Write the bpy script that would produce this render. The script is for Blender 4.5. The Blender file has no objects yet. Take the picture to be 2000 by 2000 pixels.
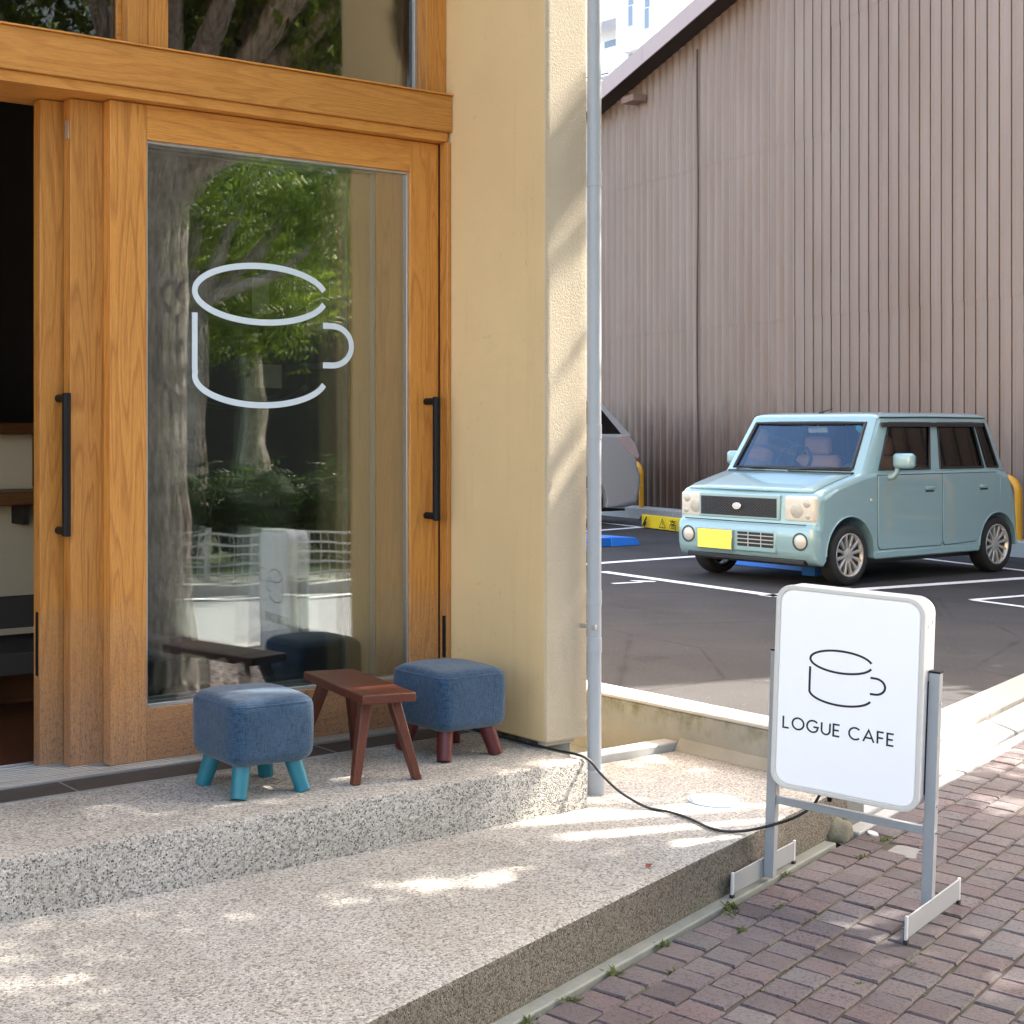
import bpy, bmesh, math, random
from mathutils import Vector, Matrix
from mathutils.geometry import delaunay_2d_cdt
R = math.radians
random.seed(7)
SC = bpy.context.scene
COL = SC.collection

# ------------------------------------------------------------------ camera
CAM_H = 1.375
cam_d = bpy.data.cameras.new("camera"); cam = bpy.data.objects.new("camera", cam_d); COL.objects.link(cam)
cam.location = (0, 0, CAM_H); cam.rotation_euler = (R(90), 0, R(-32.847))
cam_d.sensor_width = 36; cam_d.lens = 51.16; cam_d.shift_x = 0.25; cam_d.shift_y = -0.0815
cam_d.clip_start = 0.05; cam_d.clip_end = 3000
SC.camera = cam

# ------------------------------------------------------------------ sky, sun, exposure
SUN_AZ = math.atan2(-0.13, 0.99); SUN_EL = R(46)
SUN_DIR = Vector((math.cos(SUN_AZ)*math.cos(SUN_EL), math.sin(SUN_AZ)*math.cos(SUN_EL), math.sin(SUN_EL)))
w = bpy.data.worlds.new("World"); SC.world = w; w.use_nodes = True
nt = w.node_tree; bg = nt.nodes["Background"]
sky = nt.nodes.new("ShaderNodeTexSky"); sky.sky_type = 'NISHITA'; sky.sun_disc = False
sky.sun_elevation = SUN_EL; sky.sun_rotation = math.atan2(SUN_DIR.x, SUN_DIR.y)
sky.air_density = 1.0; sky.dust_density = 4.0; sky.ozone_density = 0.6
warm = nt.nodes.new("ShaderNodeMix"); warm.data_type = 'RGBA'; warm.blend_type = 'MULTIPLY'; warm.inputs[0].default_value = 1
warm.inputs[7].default_value = (1.07, 1.0, .90, 1)          # hazy, slightly warm daylight
nt.links.new(sky.outputs[0], warm.inputs[6]); nt.links.new(warm.outputs[2], bg.inputs[0]); bg.inputs[1].default_value = 0.12
sun_d = bpy.data.lights.new("sun", 'SUN'); sun_d.energy = 2.7; sun_d.angle = R(0.5); sun_d.color = (1, .93, .82)
sun = bpy.data.objects.new("sun", sun_d); COL.objects.link(sun)
sun.rotation_euler = SUN_DIR.to_track_quat('Z', 'Y').to_euler()
vs = SC.view_settings; vs.view_transform = 'Standard'; vs.look = 'None'; vs.gamma = 1; vs.use_curve_mapping = False
vs.exposure = 3.08
SC.cycles.max_bounces = 10; SC.cycles.diffuse_bounces = 5; SC.cycles.transparent_max_bounces = 16
SC.cycles.use_denoising = True

# ------------------------------------------------------------------ geometry helpers
WOFF = {}
class G:
    def __init__(s): s.v = []; s.f = []; s.m = []; s.mi = 0
    def add(s, vs, fs):
        b = len(s.v); s.v += [Vector(p) for p in vs]
        for f in fs: s.f.append([b+i for i in f]); s.m.append(s.mi)
        return s
    def box(s, x0, x1, y0, y1, z0, z1):
        return s.add([(x0,y0,z0),(x1,y0,z0),(x1,y1,z0),(x0,y1,z0),(x0,y0,z1),(x1,y0,z1),(x1,y1,z1),(x0,y1,z1)],
                     [(0,3,2,1),(4,5,6,7),(0,1,5,4),(1,2,6,5),(2,3,7,6),(3,0,4,7)])
    def obox(s, o, a, b, c):   # origin corner and three edge vectors
        o, a, b, c = map(Vector, (o, a, b, c))
        return s.add([o,o+a,o+a+b,o+b,o+c,o+a+c,o+a+b+c,o+b+c],[(0,3,2,1),(4,5,6,7),(0,1,5,4),(1,2,6,5),(2,3,7,6),(3,0,4,7)])
    def prism(s, poly, z0, z1, M=None):   # poly in xy, ccw
        n = len(poly); vs = [Vector((p[0],p[1],z0)) for p in poly]+[Vector((p[0],p[1],z1)) for p in poly]
        if M: vs = [M @ p for p in vs]
        return s.add(vs, [tuple(range(n-1,-1,-1)), tuple(range(n,2*n))]+[(i,(i+1)%n,n+(i+1)%n,n+i) for i in range(n)])
    def tube(s, pts, r, n=10, caps=True, up=None):
        pts = [Vector(p) for p in pts]; rs = r if isinstance(r,(list,tuple)) else [r]*len(pts)
        rings = []; N = None
        for i,p in enumerate(pts):
            t = (pts[min(i+1,len(pts)-1)]-pts[max(i-1,0)]).normalized()
            if N is None:
                N = t.cross(Vector((0,0,1)) if abs(t.z)<.9 else Vector((1,0,0))).normalized()
            else: N = (N - t*N.dot(t)).normalized()
            B = t.cross(N)
            rings.append([p+(N*math.cos(2*math.pi*k/n)+B*math.sin(2*math.pi*k/n))*rs[i] for k in range(n)])
        vs = [p for ring in rings for p in ring]; fs = []
        for i in range(len(rings)-1):
            for k in range(n): fs.append((i*n+k, i*n+(k+1)%n, (i+1)*n+(k+1)%n, (i+1)*n+k))
        if caps: fs.append(tuple(range(n-1,-1,-1))); fs.append(tuple(range((len(rings)-1)*n, len(rings)*n)))
        return s.add(vs, fs)
    def lathe(s, prof, n=24, M=None, cap=True):   # prof list of (r,z) about z
        vs = []; fs = []
        for r,z in prof:
            for k in range(n): vs.append(Vector((r*math.cos(2*math.pi*k/n), r*math.sin(2*math.pi*k/n), z)))
        for i in range(len(prof)-1):
            for k in range(n): fs.append((i*n+k, i*n+(k+1)%n, (i+1)*n+(k+1)%n, (i+1)*n+k))
        if cap and prof[0][0] > 1e-5: fs.append(tuple(range(n-1,-1,-1)))
        if cap and prof[-1][0] > 1e-5: fs.append(tuple(range((len(prof)-1)*n, len(prof)*n)))
        if M: vs = [M @ p for p in vs]
        return s.add(vs, fs)
    def xf(s, M): s.v = [M @ p for p in s.v]; return s

def tag(o, label=None, cat=None, group=None, kind=None):
    if label: o["label"] = label
    if cat: o["category"] = cat
    if group: o["group"] = group
    if kind: o["kind"] = kind
    return o
def thing(name, label, cat, loc=(0,0,0), group=None, rotz=0):
    o = bpy.data.objects.new(name, None); COL.objects.link(o); o.empty_display_size = .1
    o.location = loc; o.rotation_euler = (0,0,rotz); WOFF[o] = Vector(loc)
    return tag(o, label, cat, group)
def part(name, g, mats, parent=None, bevel=0, smooth=0, local=False, seg=2, base=None, recalc=True):
    off = Vector((0,0,0))
    if parent is not None and not local: off = WOFF.get(parent, off)
    if base is not None: off = Vector(base)
    me = bpy.data.meshes.new(name); me.from_pydata([tuple(p-off) for p in g.v], [], g.f)
    if not isinstance(mats, (list,tuple)): mats = [mats]
    for m in mats: me.materials.append(m)
    if len(mats) > 1: me.polygons.foreach_set("material_index", g.m)
    if recalc:
        bm = bmesh.new(); bm.from_mesh(me); bmesh.ops.recalc_face_normals(bm, faces=bm.faces); bm.to_mesh(me); bm.free()
    if smooth:
        me.shade_smooth(); me.set_sharp_from_angle(angle=R(smooth))
        for p in me.polygons:
            if len(p.vertices) > 50: p.use_smooth = False
    o = bpy.data.objects.new(name, me); COL.objects.link(o)
    if base is not None: o.location = base
    if parent is not None: o.parent = parent; WOFF[o] = Vector((0,0,0)) if local else WOFF.get(parent, Vector((0,0,0)))
    else: WOFF[o] = off
    if bevel:
        b = o.modifiers.new("bevel", 'BEVEL'); b.width = bevel; b.segments = seg; b.limit_method = 'ANGLE'; b.angle_limit = R(40)
        if smooth == 0: me.shade_smooth(); me.set_sharp_from_angle(angle=R(50))
    return o
def copy_tree(o, parent=None):
    c = o.copy(); COL.objects.link(c)
    if parent is not None: c.parent = parent
    for ch in list(o.children): copy_tree(ch, c)
    return c
def rrect(w, h, r, n=5):   # rounded rectangle, ccw
    pts = []
    for cx,cy,a0 in ((w/2-r,h/2-r,0),(-w/2+r,h/2-r,90),(-w/2+r,-h/2+r,180),(w/2-r,-h/2+r,270)):
        for k in range(n+1):
            a = R(a0+90*k/n); pts.append((cx+r*math.cos(a), cy+r*math.sin(a)))
    return pts
def rbox(g, c, sx, sy, sz, r, n=4):   # box rounded on all edges, centred at c
    zs = []
    for k in range(n+1): a = R(-90+90*k/n); zs.append((r*(1-math.cos(a)), -sz/2+r+r*math.sin(a)))
    for k in range(n+1): a = R(90*k/n); zs.append((r*(1-math.cos(a)), sz/2-r+r*math.sin(a)))
    rings = []
    for ins,z in zs:
        rings.append([Vector((c[0]+p[0], c[1]+p[1], c[2]+z)) for p in rrect(sx-2*ins, sy-2*ins, max(r*1.4-ins, .0008), n)])
    m = len(rings[0]); vs = [p for q in rings for p in q]; fs = []
    for i in range(len(rings)-1):
        for k in range(m): fs.append((i*m+k, i*m+(k+1)%m, (i+1)*m+(k+1)%m, (i+1)*m+k))
    fs.append(tuple(range(m-1,-1,-1))); fs.append(tuple(range((len(rings)-1)*m, len(rings)*m)))
    return g.add(vs, fs)
def ribbon(g, pts, wd, th, M, round_ends=False):   # flat stroke in a plane: pts 2D, M maps (x,y,depth)
    pts = [Vector((p[0],p[1])) for p in pts]
    pts = [p for i,p in enumerate(pts) if i == 0 or (p-pts[i-1]).length > 1e-5]
    L=[]; Rr=[]
    for i,p in enumerate(pts):
        a = pts[max(i-1,0)]; b = pts[min(i+1,len(pts)-1)]
        t = (b-a).normalized()
        if 0 < i < len(pts)-1: t = ((p-a).normalized()+(b-p).normalized()).normalized()
        nrm = Vector((-t.y,t.x)); k = 1.0
        if 0 < i < len(pts)-1:
            t1 = (p-a).normalized(); k = 1/max(.5, abs(Vector((-t1.y,t1.x)).dot(nrm)))
        L.append(p+nrm*wd/2*k); Rr.append(p-nrm*wd/2*k)
    n = len(pts); vs = []
    for d in (0, th):
        for q in L: vs.append(M @ Vector((q.x,q.y,d)))
        for q in Rr: vs.append(M @ Vector((q.x,q.y,d)))
    fs = []
    for i in range(n-1):
        fs.append((2*n+i, 2*n+i+1, 3*n+i+1, 3*n+i)); fs.append((i, n+i, n+i+1, i+1))
        fs.append((i, i+1, 2*n+i+1, 2*n+i)); fs.append((n+i, 3*n+i, 3*n+i+1, n+i+1))
    fs.append((0,2*n,3*n,n)); fs.append((n-1,2*n-1,4*n-1,3*n-1))
    return g.add(vs, fs)
def arc(cx, cy, rx, ry, a0, a1, n=24):
    return [(cx+rx*math.cos(R(a0+(a1-a0)*k/n)), cy+ry*math.sin(R(a0+(a1-a0)*k/n))) for k in range(n+1)]

# ------------------------------------------------------------------ material helpers
class N:
    def __init__(s, name):
        s.m = bpy.data.materials.new(name); s.m.use_nodes = True; s.t = s.m.node_tree
        s.b = s.t.nodes["Principled BSDF"]; s.out = s.t.nodes["Material Output"]
    def n(s, typ, **kw):
        d = s.t.nodes.new(typ)
        for k,v in kw.items():
            if k in d.inputs: d.inputs[k].default_value = v
            else: setattr(d, k, v)
        return d
    def l(s, a, b): s.t.links.new(a, b)
    def coord(s, kind="Object"): return s.n("ShaderNodeTexCoord").outputs[kind]
    def map(s, vec, scale=(1,1,1), rot=(0,0,0), loc=(0,0,0)):
        d = s.n("ShaderNodeMapping"); d.inputs["Scale"].default_value = scale; d.inputs["Rotation"].default_value = rot; d.inputs["Location"].default_value = loc
        s.l(vec, d.inputs["Vector"]); return d.outputs[0]
    def noise(s, vec, scale=5, detail=4, rough=.55, dist=0, out=0):
        d = s.n("ShaderNodeTexNoise"); d.inputs["Scale"].default_value = scale; d.inputs["Detail"].default_value = detail
        d.inputs["Roughness"].default_value = rough; d.inputs["Distortion"].default_value = dist
        s.l(vec, d.inputs["Vector"]); return d.outputs[out]
    def voro(s, vec, scale=5, out="Color", feature='F1', rnd=1):
        d = s.n("ShaderNodeTexVoronoi"); d.feature = feature; d.inputs["Scale"].default_value = scale; d.inputs["Randomness"].default_value = rnd
        s.l(vec, d.inputs["Vector"]); return d.outputs[out]
    def ramp(s, fac, stops, interp='LINEAR'):
        d = s.n("ShaderNodeValToRGB"); d.color_ramp.interpolation = interp; e = d.color_ramp.elements
        while len(e) < len(stops): e.new(.5)
        for i,(p,c) in enumerate(stops):
            e[i].position = p; e[i].color = (c,c,c,1) if not isinstance(c,(tuple,list)) else (*c,1)
        s.l(fac, d.inputs[0]); return d.outputs[0]
    def mix(s, fac, a, b, mode='MIX'):
        d = s.n("ShaderNodeMix"); d.data_type = 'RGBA'; d.blend_type = mode
        for sock,v in ((d.inputs[0],fac),(d.inputs[6],a),(d.inputs[7],b)):
            if isinstance(v,(int,float)): sock.default_value = v
            elif isinstance(v,(tuple,list)): sock.default_value = (*v,1)
            else: s.l(v, sock)
        return d.outputs[2]
    def math(s, op, a, b=None, clamp=False):
        d = s.n("ShaderNodeMath"); d.operation = op; d.use_clamp = clamp
        for sock,v in ((d.inputs[0],a),(d.inputs[1],b)):
            if v is None: continue
            if isinstance(v,(int,float)): sock.default_value = v
            else: s.l(v, sock)
        return d.outputs[0]
    def sep(s, vec): 
        d = s.n("ShaderNodeSeparateXYZ"); s.l(vec, d.inputs[0]); return d.outputs
    def rnd(s): return s.n("ShaderNodeObjectInfo").outputs["Random"]
    def bump(s, h, strength=.3, dist=.01, normal=None):
        d = s.n("ShaderNodeBump"); d.inputs["Strength"].default_value = strength; d.inputs["Distance"].default_value = dist
        s.l(h, d.inputs["Height"]); 
        if normal is not None: s.l(normal, d.inputs["Normal"])
        s.l(d.outputs[0], s.b.inputs["Normal"]); return d.outputs[0]
    def base(s, c):
        if isinstance(c,(tuple,list)): s.b.inputs["Base Color"].default_value = (*c,1)
        else: s.l(c, s.b.inputs["Base Color"])
        return s
    def set(s, rough=.5, metal=0, spec=None, coat=None, **k):
        if isinstance(rough,(int,float)): s.b.inputs["Roughness"].default_value = rough
        else: s.l(rough, s.b.inputs["Roughness"])
        s.b.inputs["Metallic"].default_value = metal
        if spec is not None: s.b.inputs["Specular IOR Level"].default_value = spec
        if coat is not None: s.b.inputs["Coat Weight"].default_value = coat; s.b.inputs["Coat Roughness"].default_value = .03
        return s
def plain(name, c, rough=.5, metal=0, var=.08, scale=30, spec=None, coat=None, bump=0):
    k = N(name); v = k.coord(); n = k.noise(v, scale, 3)
    a = tuple(x*(1-var) for x in c); b = tuple(min(1,x*(1+var)) for x in c)
    k.base(k.mix(n, a, b)).set(rough, metal, spec, coat)
    if bump: k.bump(k.noise(v, scale*4, 3), bump, .004)
    return k.m

def wood(name, axis, light, dark, weather=0.0, rough=.45):
    k = N(name); v = k.coord()
    off = k.n("ShaderNodeVectorMath", operation='ADD'); k.l(v, off.inputs[0])
    r = k.rnd(); cmb = k.n("ShaderNodeCombineXYZ")
    for i,m in enumerate((37.0, 53.0, 71.0)): k.l(k.math('MULTIPLY', r, m), cmb.inputs[i])
    k.l(cmb.outputs[0], off.inputs[1]); p = off.outputs[0]
    sc = {'X':(.07,1,1),'Y':(1,.07,1),'Z':(1,1,.07)}[axis]; fine = {'X':(.02,1,1),'Y':(1,.02,1),'Z':(1,1,.02)}[axis]
    q = k.map(p, sc)
    low = k.noise(q, 11, 2, .45, .3)
    rings = k.math('FRACT', k.math('MULTIPLY', low, 13.0))
    rings = k.ramp(rings, [(0,.0),(.22,.70),(.8,1),(1,.0)])
    fib = k.noise(k.map(p, fine), 420, 3, .65)
    pore = k.ramp(k.noise(k.map(p, fine), 900, 2, .6), [(.40,0),(.55,1)])
    big = k.noise(q, 2.2, 2)
    t = k.math('ADD', k.math('MULTIPLY', rings, .38), k.math('MULTIPLY', fib, .62))
    col = k.mix(k.ramp(t, [(.15,0),(.75,1)]), dark, light)
    col = k.mix(k.math('MULTIPLY', k.ramp(big, [(.35,0),(.65,1)]), .35), col, tuple(x*y for x,y in zip(light,(1.12,1.08,1.0))))
    col = k.mix(k.math('MULTIPLY', k.math('SUBTRACT', 1.0, pore), .30), col, tuple(x*.45 for x in dark))
    if weather:
        wz = k.sep(v)[2]
        grad = k.ramp(k.math('ADD', wz, k.math('MULTIPLY', k.noise(v, 6, 4), .35)), [(.38,1),(.62,.75),(.95,.22),(1.0,.05)])
        spk = k.ramp(k.noise(k.map(p, {'X':(.35,1,1),'Y':(1,.35,1),'Z':(1,1,.3)}[axis]), 330, 4, .7), [(.50,0),(.63,.9)])
        pale = k.mix(.82, col, (.30,.185,.130))
        col = k.mix(k.math('MULTIPLY', grad, weather), col, pale)
        col = k.mix(k.math('MULTIPLY', k.math('MULTIPLY', grad, spk), weather), col, (.05,.03,.02))
    bright = k.math('ADD', k.math('MULTIPLY', r, .26), .82); cb_ = k.n('ShaderNodeCombineXYZ')
    for q_ in range(3): k.l(bright, cb_.inputs[q_])
    col = k.mix(1.0, col, cb_.outputs[0], 'MULTIPLY')
    k.base(col).set(rough)
    k.bump(k.math('ADD', fib, k.math('MULTIPLY', rings, .4)), .18, .002)
    return k.m

def aggregate(name, tint, dark_amt, scale=120, stain=None, riser=False):
    k = N(name); v = k.coord()
    c1 = k.voro(v, scale); s1 = k.sep(c1)
    ed = k.voro(v, scale, "Distance")
    tone = k.ramp(s1[0], [(0,tuple(x*.16 for x in tint)),(dark_amt,tuple(x*.40 for x in tint)),(dark_amt+.07,tuple(x*.80 for x in tint)),(.8,tint),(1,tuple(min(1,x*1.45) for x in tint))])
    warm = k.mix(k.math('MULTIPLY', s1[1], .35), tone, k.mix(.5, tone, (.44,.32,.24)))
    mort = k.ramp(ed, [(.25,0),(.62,1)])
    col = k.mix(k.math('MULTIPLY', mort, .35), warm, tuple(x*.78 for x in tint))
    blk = k.voro(k.map(v, (1,1,1), (0,0,0), (3,1,7)), scale*.70); bd = k.voro(k.map(v,(1,1,1),(0,0,0),(3,1,7)), scale*.70, "Distance")
    isb = k.math('MULTIPLY', k.ramp(k.sep(blk)[2], [(.80,0),(.83,1)]), k.ramp(bd, [(.34,1),(.44,0)]))
    if riser:
        nz = k.sep(k.n("ShaderNodeNewGeometry").outputs["True Normal"])[2]
        isb = k.math('MULTIPLY', isb, k.ramp(k.math('ABSOLUTE', nz), [(.3,1),(.7,.25)]))
    col = k.mix(k.math('MULTIPLY', isb, .9), col, (.022,.022,.026))
    dirt = k.noise(v, 3.2, 5, .6)
    col = k.mix(k.ramp(dirt, [(.36,.30),(.62,0)]), col, k.mix(1.0, col, (.55,.50,.42), 'MULTIPLY'), 'MIX')
    if stain: 
        col = k.mix(stain[1], col, k.mix(1.0, col, stain[0], 'MULTIPLY'))
        mz = k.ramp(k.math('ADD', k.sep(v)[2], k.math('MULTIPLY', k.noise(v, 9, 4), .12)), [(.045,1),(.085,0)])
        col = k.mix(k.math('MULTIPLY', mz, .5), col, (.06,.075,.03))
    k.base(col).set(.75)
    k.bump(k.math('SUBTRACT', 1.0, k.math('ADD', ed, k.math('MULTIPLY', k.noise(v, 60, 3), .3))), .45, .005)
    return k.m

def stucco(name, c, rough_scale, strength, dist):
    k = N(name); v = k.coord()
    big = k.noise(v, 2.0, 4); f = k.noise(v, rough_scale, 5, .7)
    col = k.mix(k.ramp(big, [(.3,0),(.7,1)]), tuple(x*.93 for x in c), tuple(x*1.05 for x in c))
    spots = k.ramp(k.noise(v, 38, 3, .6), [(.66,0),(.74,1)])
    col = k.mix(k.math('MULTIPLY', spots, .28), col, tuple(x*.5 for x in c))
    dirt = k.ramp(k.math('ADD', k.sep(v)[2], k.math('MULTIPLY', k.noise(k.map(v,(6,6,1.2)), 5, 4), .5)), [(.42,.30),(.95,0)])
    col = k.mix(dirt, col, tuple(x*y for x,y in zip(c,(.62,.58,.5))))
    drip = k.ramp(k.noise(k.map(v,(7,7,.35)), 2.4, 5, .65), [(.56,0),(.72,.28)]); col = k.mix(drip, col, tuple(x*y for x,y in zip(c,(.72,.70,.66))))
    k.base(col).set(.85); k.bump(f, strength, dist)
    return k.m

M = {}
OAK_L, OAK_D = (.63,.275,.052), (.33,.105,.014)
M['oak_v'] = wood("oak_upright_grain", 'Z', OAK_L, OAK_D, .95)
M['oak_h'] = wood("oak_level_grain", 'X', OAK_L, OAK_D, .95)
M['oak_beam'] = wood("oak_beam_grain", 'X', (.62,.275,.058), (.42,.155,.024), 0)
M['dark_wood'] = wood("red_brown_stained_wood", 'Y', (.115,.028,.013), (.065,.016,.009), 0, .38)
M['dark_wood_z'] = wood("red_brown_stained_wood_legs", 'Z', (.12,.030,.014), (.065,.016,.009), 0, .38)
M['int_wood'] = wood("interior_walnut", 'X', (.16,.055,.022), (.07,.022,.010), 0, .4)
M['shelf_wood'] = wood("interior_shelf_oak", 'X', (.30,.12,.045), (.20,.075,.027), 0, .4)
M['stucco'] = stucco("smooth_cream_render", (.70,.50,.255), 130, .35, .004)
M['stucco_front'] = stucco("coarse_cream_render", (.54,.45,.325), 170, .9, .006)
M['agg'] = aggregate("washed_aggregate_pale", (.435,.415,.375), .24, 195, riser=True)
M['agg_edge'] = aggregate("washed_aggregate_kerb", (.435,.415,.375), .28, 195, stain=((.33,.30,.255), .95))
M['conc_pale'] = plain("pale_concrete", (.36,.36,.35), .8, 0, .14, 8, bump=.25)
def concrete_wall():
    k = N("stained_concrete"); v = k.coord()
    n = k.noise(v, 5, 5, .6); col = k.mix(k.ramp(n, [(.3,0),(.7,1)]), (.17,.183,.180), (.245,.258,.252))
    streak = k.noise(k.map(v, (1,9,.7)), 4.5, 5, .65)
    zz = k.sep(v)[2]
    top = k.ramp(k.math('SUBTRACT', zz, k.math('MULTIPLY', streak, .18)), [(.13,0),(.215,.9)])
    col = k.mix(k.math('MULTIPLY', top, k.ramp(k.noise(v, 14, 5, .7), [(.42,0),(.62,1)])), col, (.085,.085,.03))
    low = k.ramp(k.math('SUBTRACT', zz, k.math('MULTIPLY', k.noise(v, 12, 4), .10)), [(.10,.5),(.16,0)])
    col = k.mix(low, col, (.24,.225,.185))
    k.base(col).set(.85); k.bump(k.noise(v, 120, 4), .3, .004); return k.m
M['conc_wall'] = concrete_wall()
M['cover_grey'] = plain('grey_concrete_cover', (.20,.20,.20), .85, 0, .15, 20, bump=.3)
M['conc_beige'] = plain('beige_concrete', (.36,.345,.31), .85, 0, .18, 5, bump=.4)
M['conc_slab'] = plain('worn_grey_concrete', (.38,.385,.39), .85, 0, .22, 4, bump=.4)
M['conc_strip'] = plain("mossy_concrete_strip", (.20,.21,.185), .85, 0, .22, 14, bump=.4)
def asphalt_mat():
    k = N("asphalt"); v = k.coord()
    n = k.noise(v, 260, 4, .7); b = k.noise(k.map(v,(1,1,1)), 1.3, 4, .6)
    col = k.mix(k.ramp(n, [(.35,0),(.68,1)]), (.026,.0255,.027), (.078,.076,.079))
    col = k.mix(k.ramp(b, [(.35,0),(.65,.45)]), col, (.075,.072,.073))
    ck = k.voro(k.map(v,(1,1,1)), .55, 'Distance', 'DISTANCE_TO_EDGE'); col = k.mix(k.ramp(k.math('ADD', ck, k.math('MULTIPLY', k.noise(v, 3, 5), .03)), [(.014,.5),(.022,0)]), col, (.02,.02,.02))
    oil = k.ramp(k.noise(v, .9, 5, .7), [(.60,0),(.72,.5)]); col = k.mix(oil, col, (.022,.021,.021))
    st = k.voro(v, 38); sd = k.voro(v, 38, "Distance")
    pale = k.math('MULTIPLY', k.ramp(k.sep(st)[0], [(.965,0),(.97,1)]), k.ramp(sd, [(.10,1),(.16,0)]))
    col = k.mix(k.math('MULTIPLY', pale, .6), col, (.4,.38,.36))
    k.base(col).set(.9, spec=.15); k.bump(n, .8, .008); return k.m
M['asphalt'] = asphalt_mat()
def paint_line():
    k = N("road_paint"); v = k.coord(); n = k.noise(v, 45, 5, .7)
    k.base(k.mix(k.ramp(n, [(.30,0),(.45,1)]), (.45,.45,.46), (.78,.78,.80))).set(.7); k.bump(k.noise(v,260,3), .4, .003); return k.m
M['line'] = paint_line()
M['road_grey'] = plain('worn_grey_road', (.20,.21,.23), .8, 0, .15, 3)
def brick_mat(name, attr):
    k = N(name); pos = k.n("ShaderNodeNewGeometry").outputs["Position"]
    if attr: r = k.n("ShaderNodeAttribute", attribute_name="tone").outputs["Fac"]
    else: r = k.rnd()
    col = k.ramp(r, [(0,(.058,.042,.047)),(.25,(.100,.066,.069)),(.5,(.082,.067,.074)),(.75,(.118,.086,.088)),(1,(.100,.090,.097))])
    sp = k.noise(pos, 95, 5, .75); col = k.mix(k.ramp(sp, [(.52,0),(.60,.9)]), col, (.025,.021,.023))
    g = k.noise(pos, 330, 3, .7); col = k.mix(k.ramp(g, [(.55,0),(.72,.5)]), col, (.24,.215,.22))
    big = k.noise(pos, 2.4, 4); col = k.mix(k.ramp(big, [(.40,0),(.70,.40)]), col, (.15,.14,.135))
    k.base(col).set(.8); k.bump(k.math('ADD', sp, g), .45, .003); return k.m
M['brick'] = brick_mat("purple_brown_paver", False); M['brick_far'] = brick_mat("purple_brown_paver_run", True)
def joint_mat():
    k = N("joint_sand"); v = k.n("ShaderNodeNewGeometry").outputs["Position"]
    k.base(k.mix(k.ramp(k.noise(v, 5, 5, .65), [(.50,0),(.62,1)]), (.045,.038,.032), (.075,.085,.03))).set(.95); return k.m
M['joint'] = joint_mat()
def fabric(name, c):
    k = N(name); v = k.coord()
    a = k.noise(k.map(v,(1,1,.10)), 420, 3, .6); b = k.noise(k.map(v,(.10,.10,1)), 420, 3, .6); m = k.noise(v, 60, 4, .65)
    t = k.math('ADD', k.math('MULTIPLY', a, .4), k.math('ADD', k.math('MULTIPLY', b, .4), k.math('MULTIPLY', m, .25)))
    col = k.ramp(t, [(.38,tuple(x*.45 for x in c)),(.52,c),(.70,tuple(min(1,x*1.7) for x in c))])
    k.base(col).set(.95, spec=.15); k.b.inputs["Sheen Weight"].default_value = .25
    k.bump(t, .7, .004); return k.m
M['tweed'] = fabric("blue_tweed", (.030,.062,.108))
M['leg_teal'] = plain("teal_paint", (.016,.155,.205), .4, 0, .12, 12)
M['leg_maroon'] = plain("maroon_paint", (.095,.013,.014), .4, 0, .15, 12)
M['black'] = plain("black_metal", (.008,.008,.009), .5, 0, .2, 40, spec=.2)
M['rubber'] = plain("black_rubber", (.016,.016,.017), .75, 0, .25, 60, bump=.2)
M['cable'] = plain("cable_sheath", (.012,.012,.013), .55)
M['alu'] = plain("brushed_aluminium", (.55,.56,.57), .38, .85, .08, 60)
M['alu_grey'] = plain("grey_anodised_frame", (.33,.345,.355), .5, .15, .07, 30)
M['alu_light'] = plain("satin_aluminium_cabinet", (.74,.75,.76), .35, .35, .05, 30)
M['grate'] = plain("bronze_grate_slats", (.10,.085,.075), .5, .4, .2, 40)
M['pvc'] = plain("grey_pvc_pipe", (.36,.38,.40), .42, 0, .05, 9)
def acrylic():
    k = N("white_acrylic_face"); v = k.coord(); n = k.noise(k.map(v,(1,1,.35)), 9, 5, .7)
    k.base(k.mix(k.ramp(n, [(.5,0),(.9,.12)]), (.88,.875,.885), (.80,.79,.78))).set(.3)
    k.b.inputs['Emission Color'].default_value = (1,.98,1,1); k.b.inputs['Emission Strength'].default_value = .018      # weak glow added to lift the white of the face
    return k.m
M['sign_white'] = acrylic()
M['sign_trim'] = plain("cream_edge_trim", (.70,.67,.61), .4, 0, .04, 20)
M['ink'] = plain("black_vinyl", (.01,.01,.012), .5)
M['decal'] = plain("pale_blue_white_vinyl", (.62,.69,.74), .5, 0, .03, 10)
M['cover'] = plain("pale_blue_plastic_lid", (.40,.46,.50), .55, 0, .05, 30)
M['yellow'] = plain("yellow_enamel", (.78,.34,.015), .35, 0, .06, 20)
M['sign_yellow'] = plain("yellow_warning_face", (.90,.66,.03), .5, 0, .04, 20)
M['blue_plate'] = plain("blue_flap_paint", (.012,.17,.66), .45, 0, .08, 14)
M['plate_yellow'] = plain("yellow_number_plate", (.90,.80,.12), .4, 0, .02, 20)
def car_paint(name, c):
    k = N(name); v = k.coord()
    fl = k.noise(v, 900, 2); k.base(k.mix(fl, tuple(x*.95 for x in c), tuple(min(1,x*1.05) for x in c))).set(.30, .1, None, 1.0); return k.m
M['paint'] = car_paint("pale_teal_car_paint", (.265,.43,.475))
M['silver'] = car_paint("silver_van_paint", (.46,.475,.485))
M['lamp'] = plain("lamp_lens", (.62,.60,.54), .10, 0, .10, 18, coat=.6)
M['lamp_in'] = plain('lamp_reflector', (.46,.45,.40), .2, .2, .12, 30, coat=.5)
M['chrome'] = plain("chrome", (.75,.75,.76), .15, 1, .03, 30)
M['rim'] = plain("alloy_rim", (.62,.61,.59), .3, .7, .05, 30)
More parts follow.
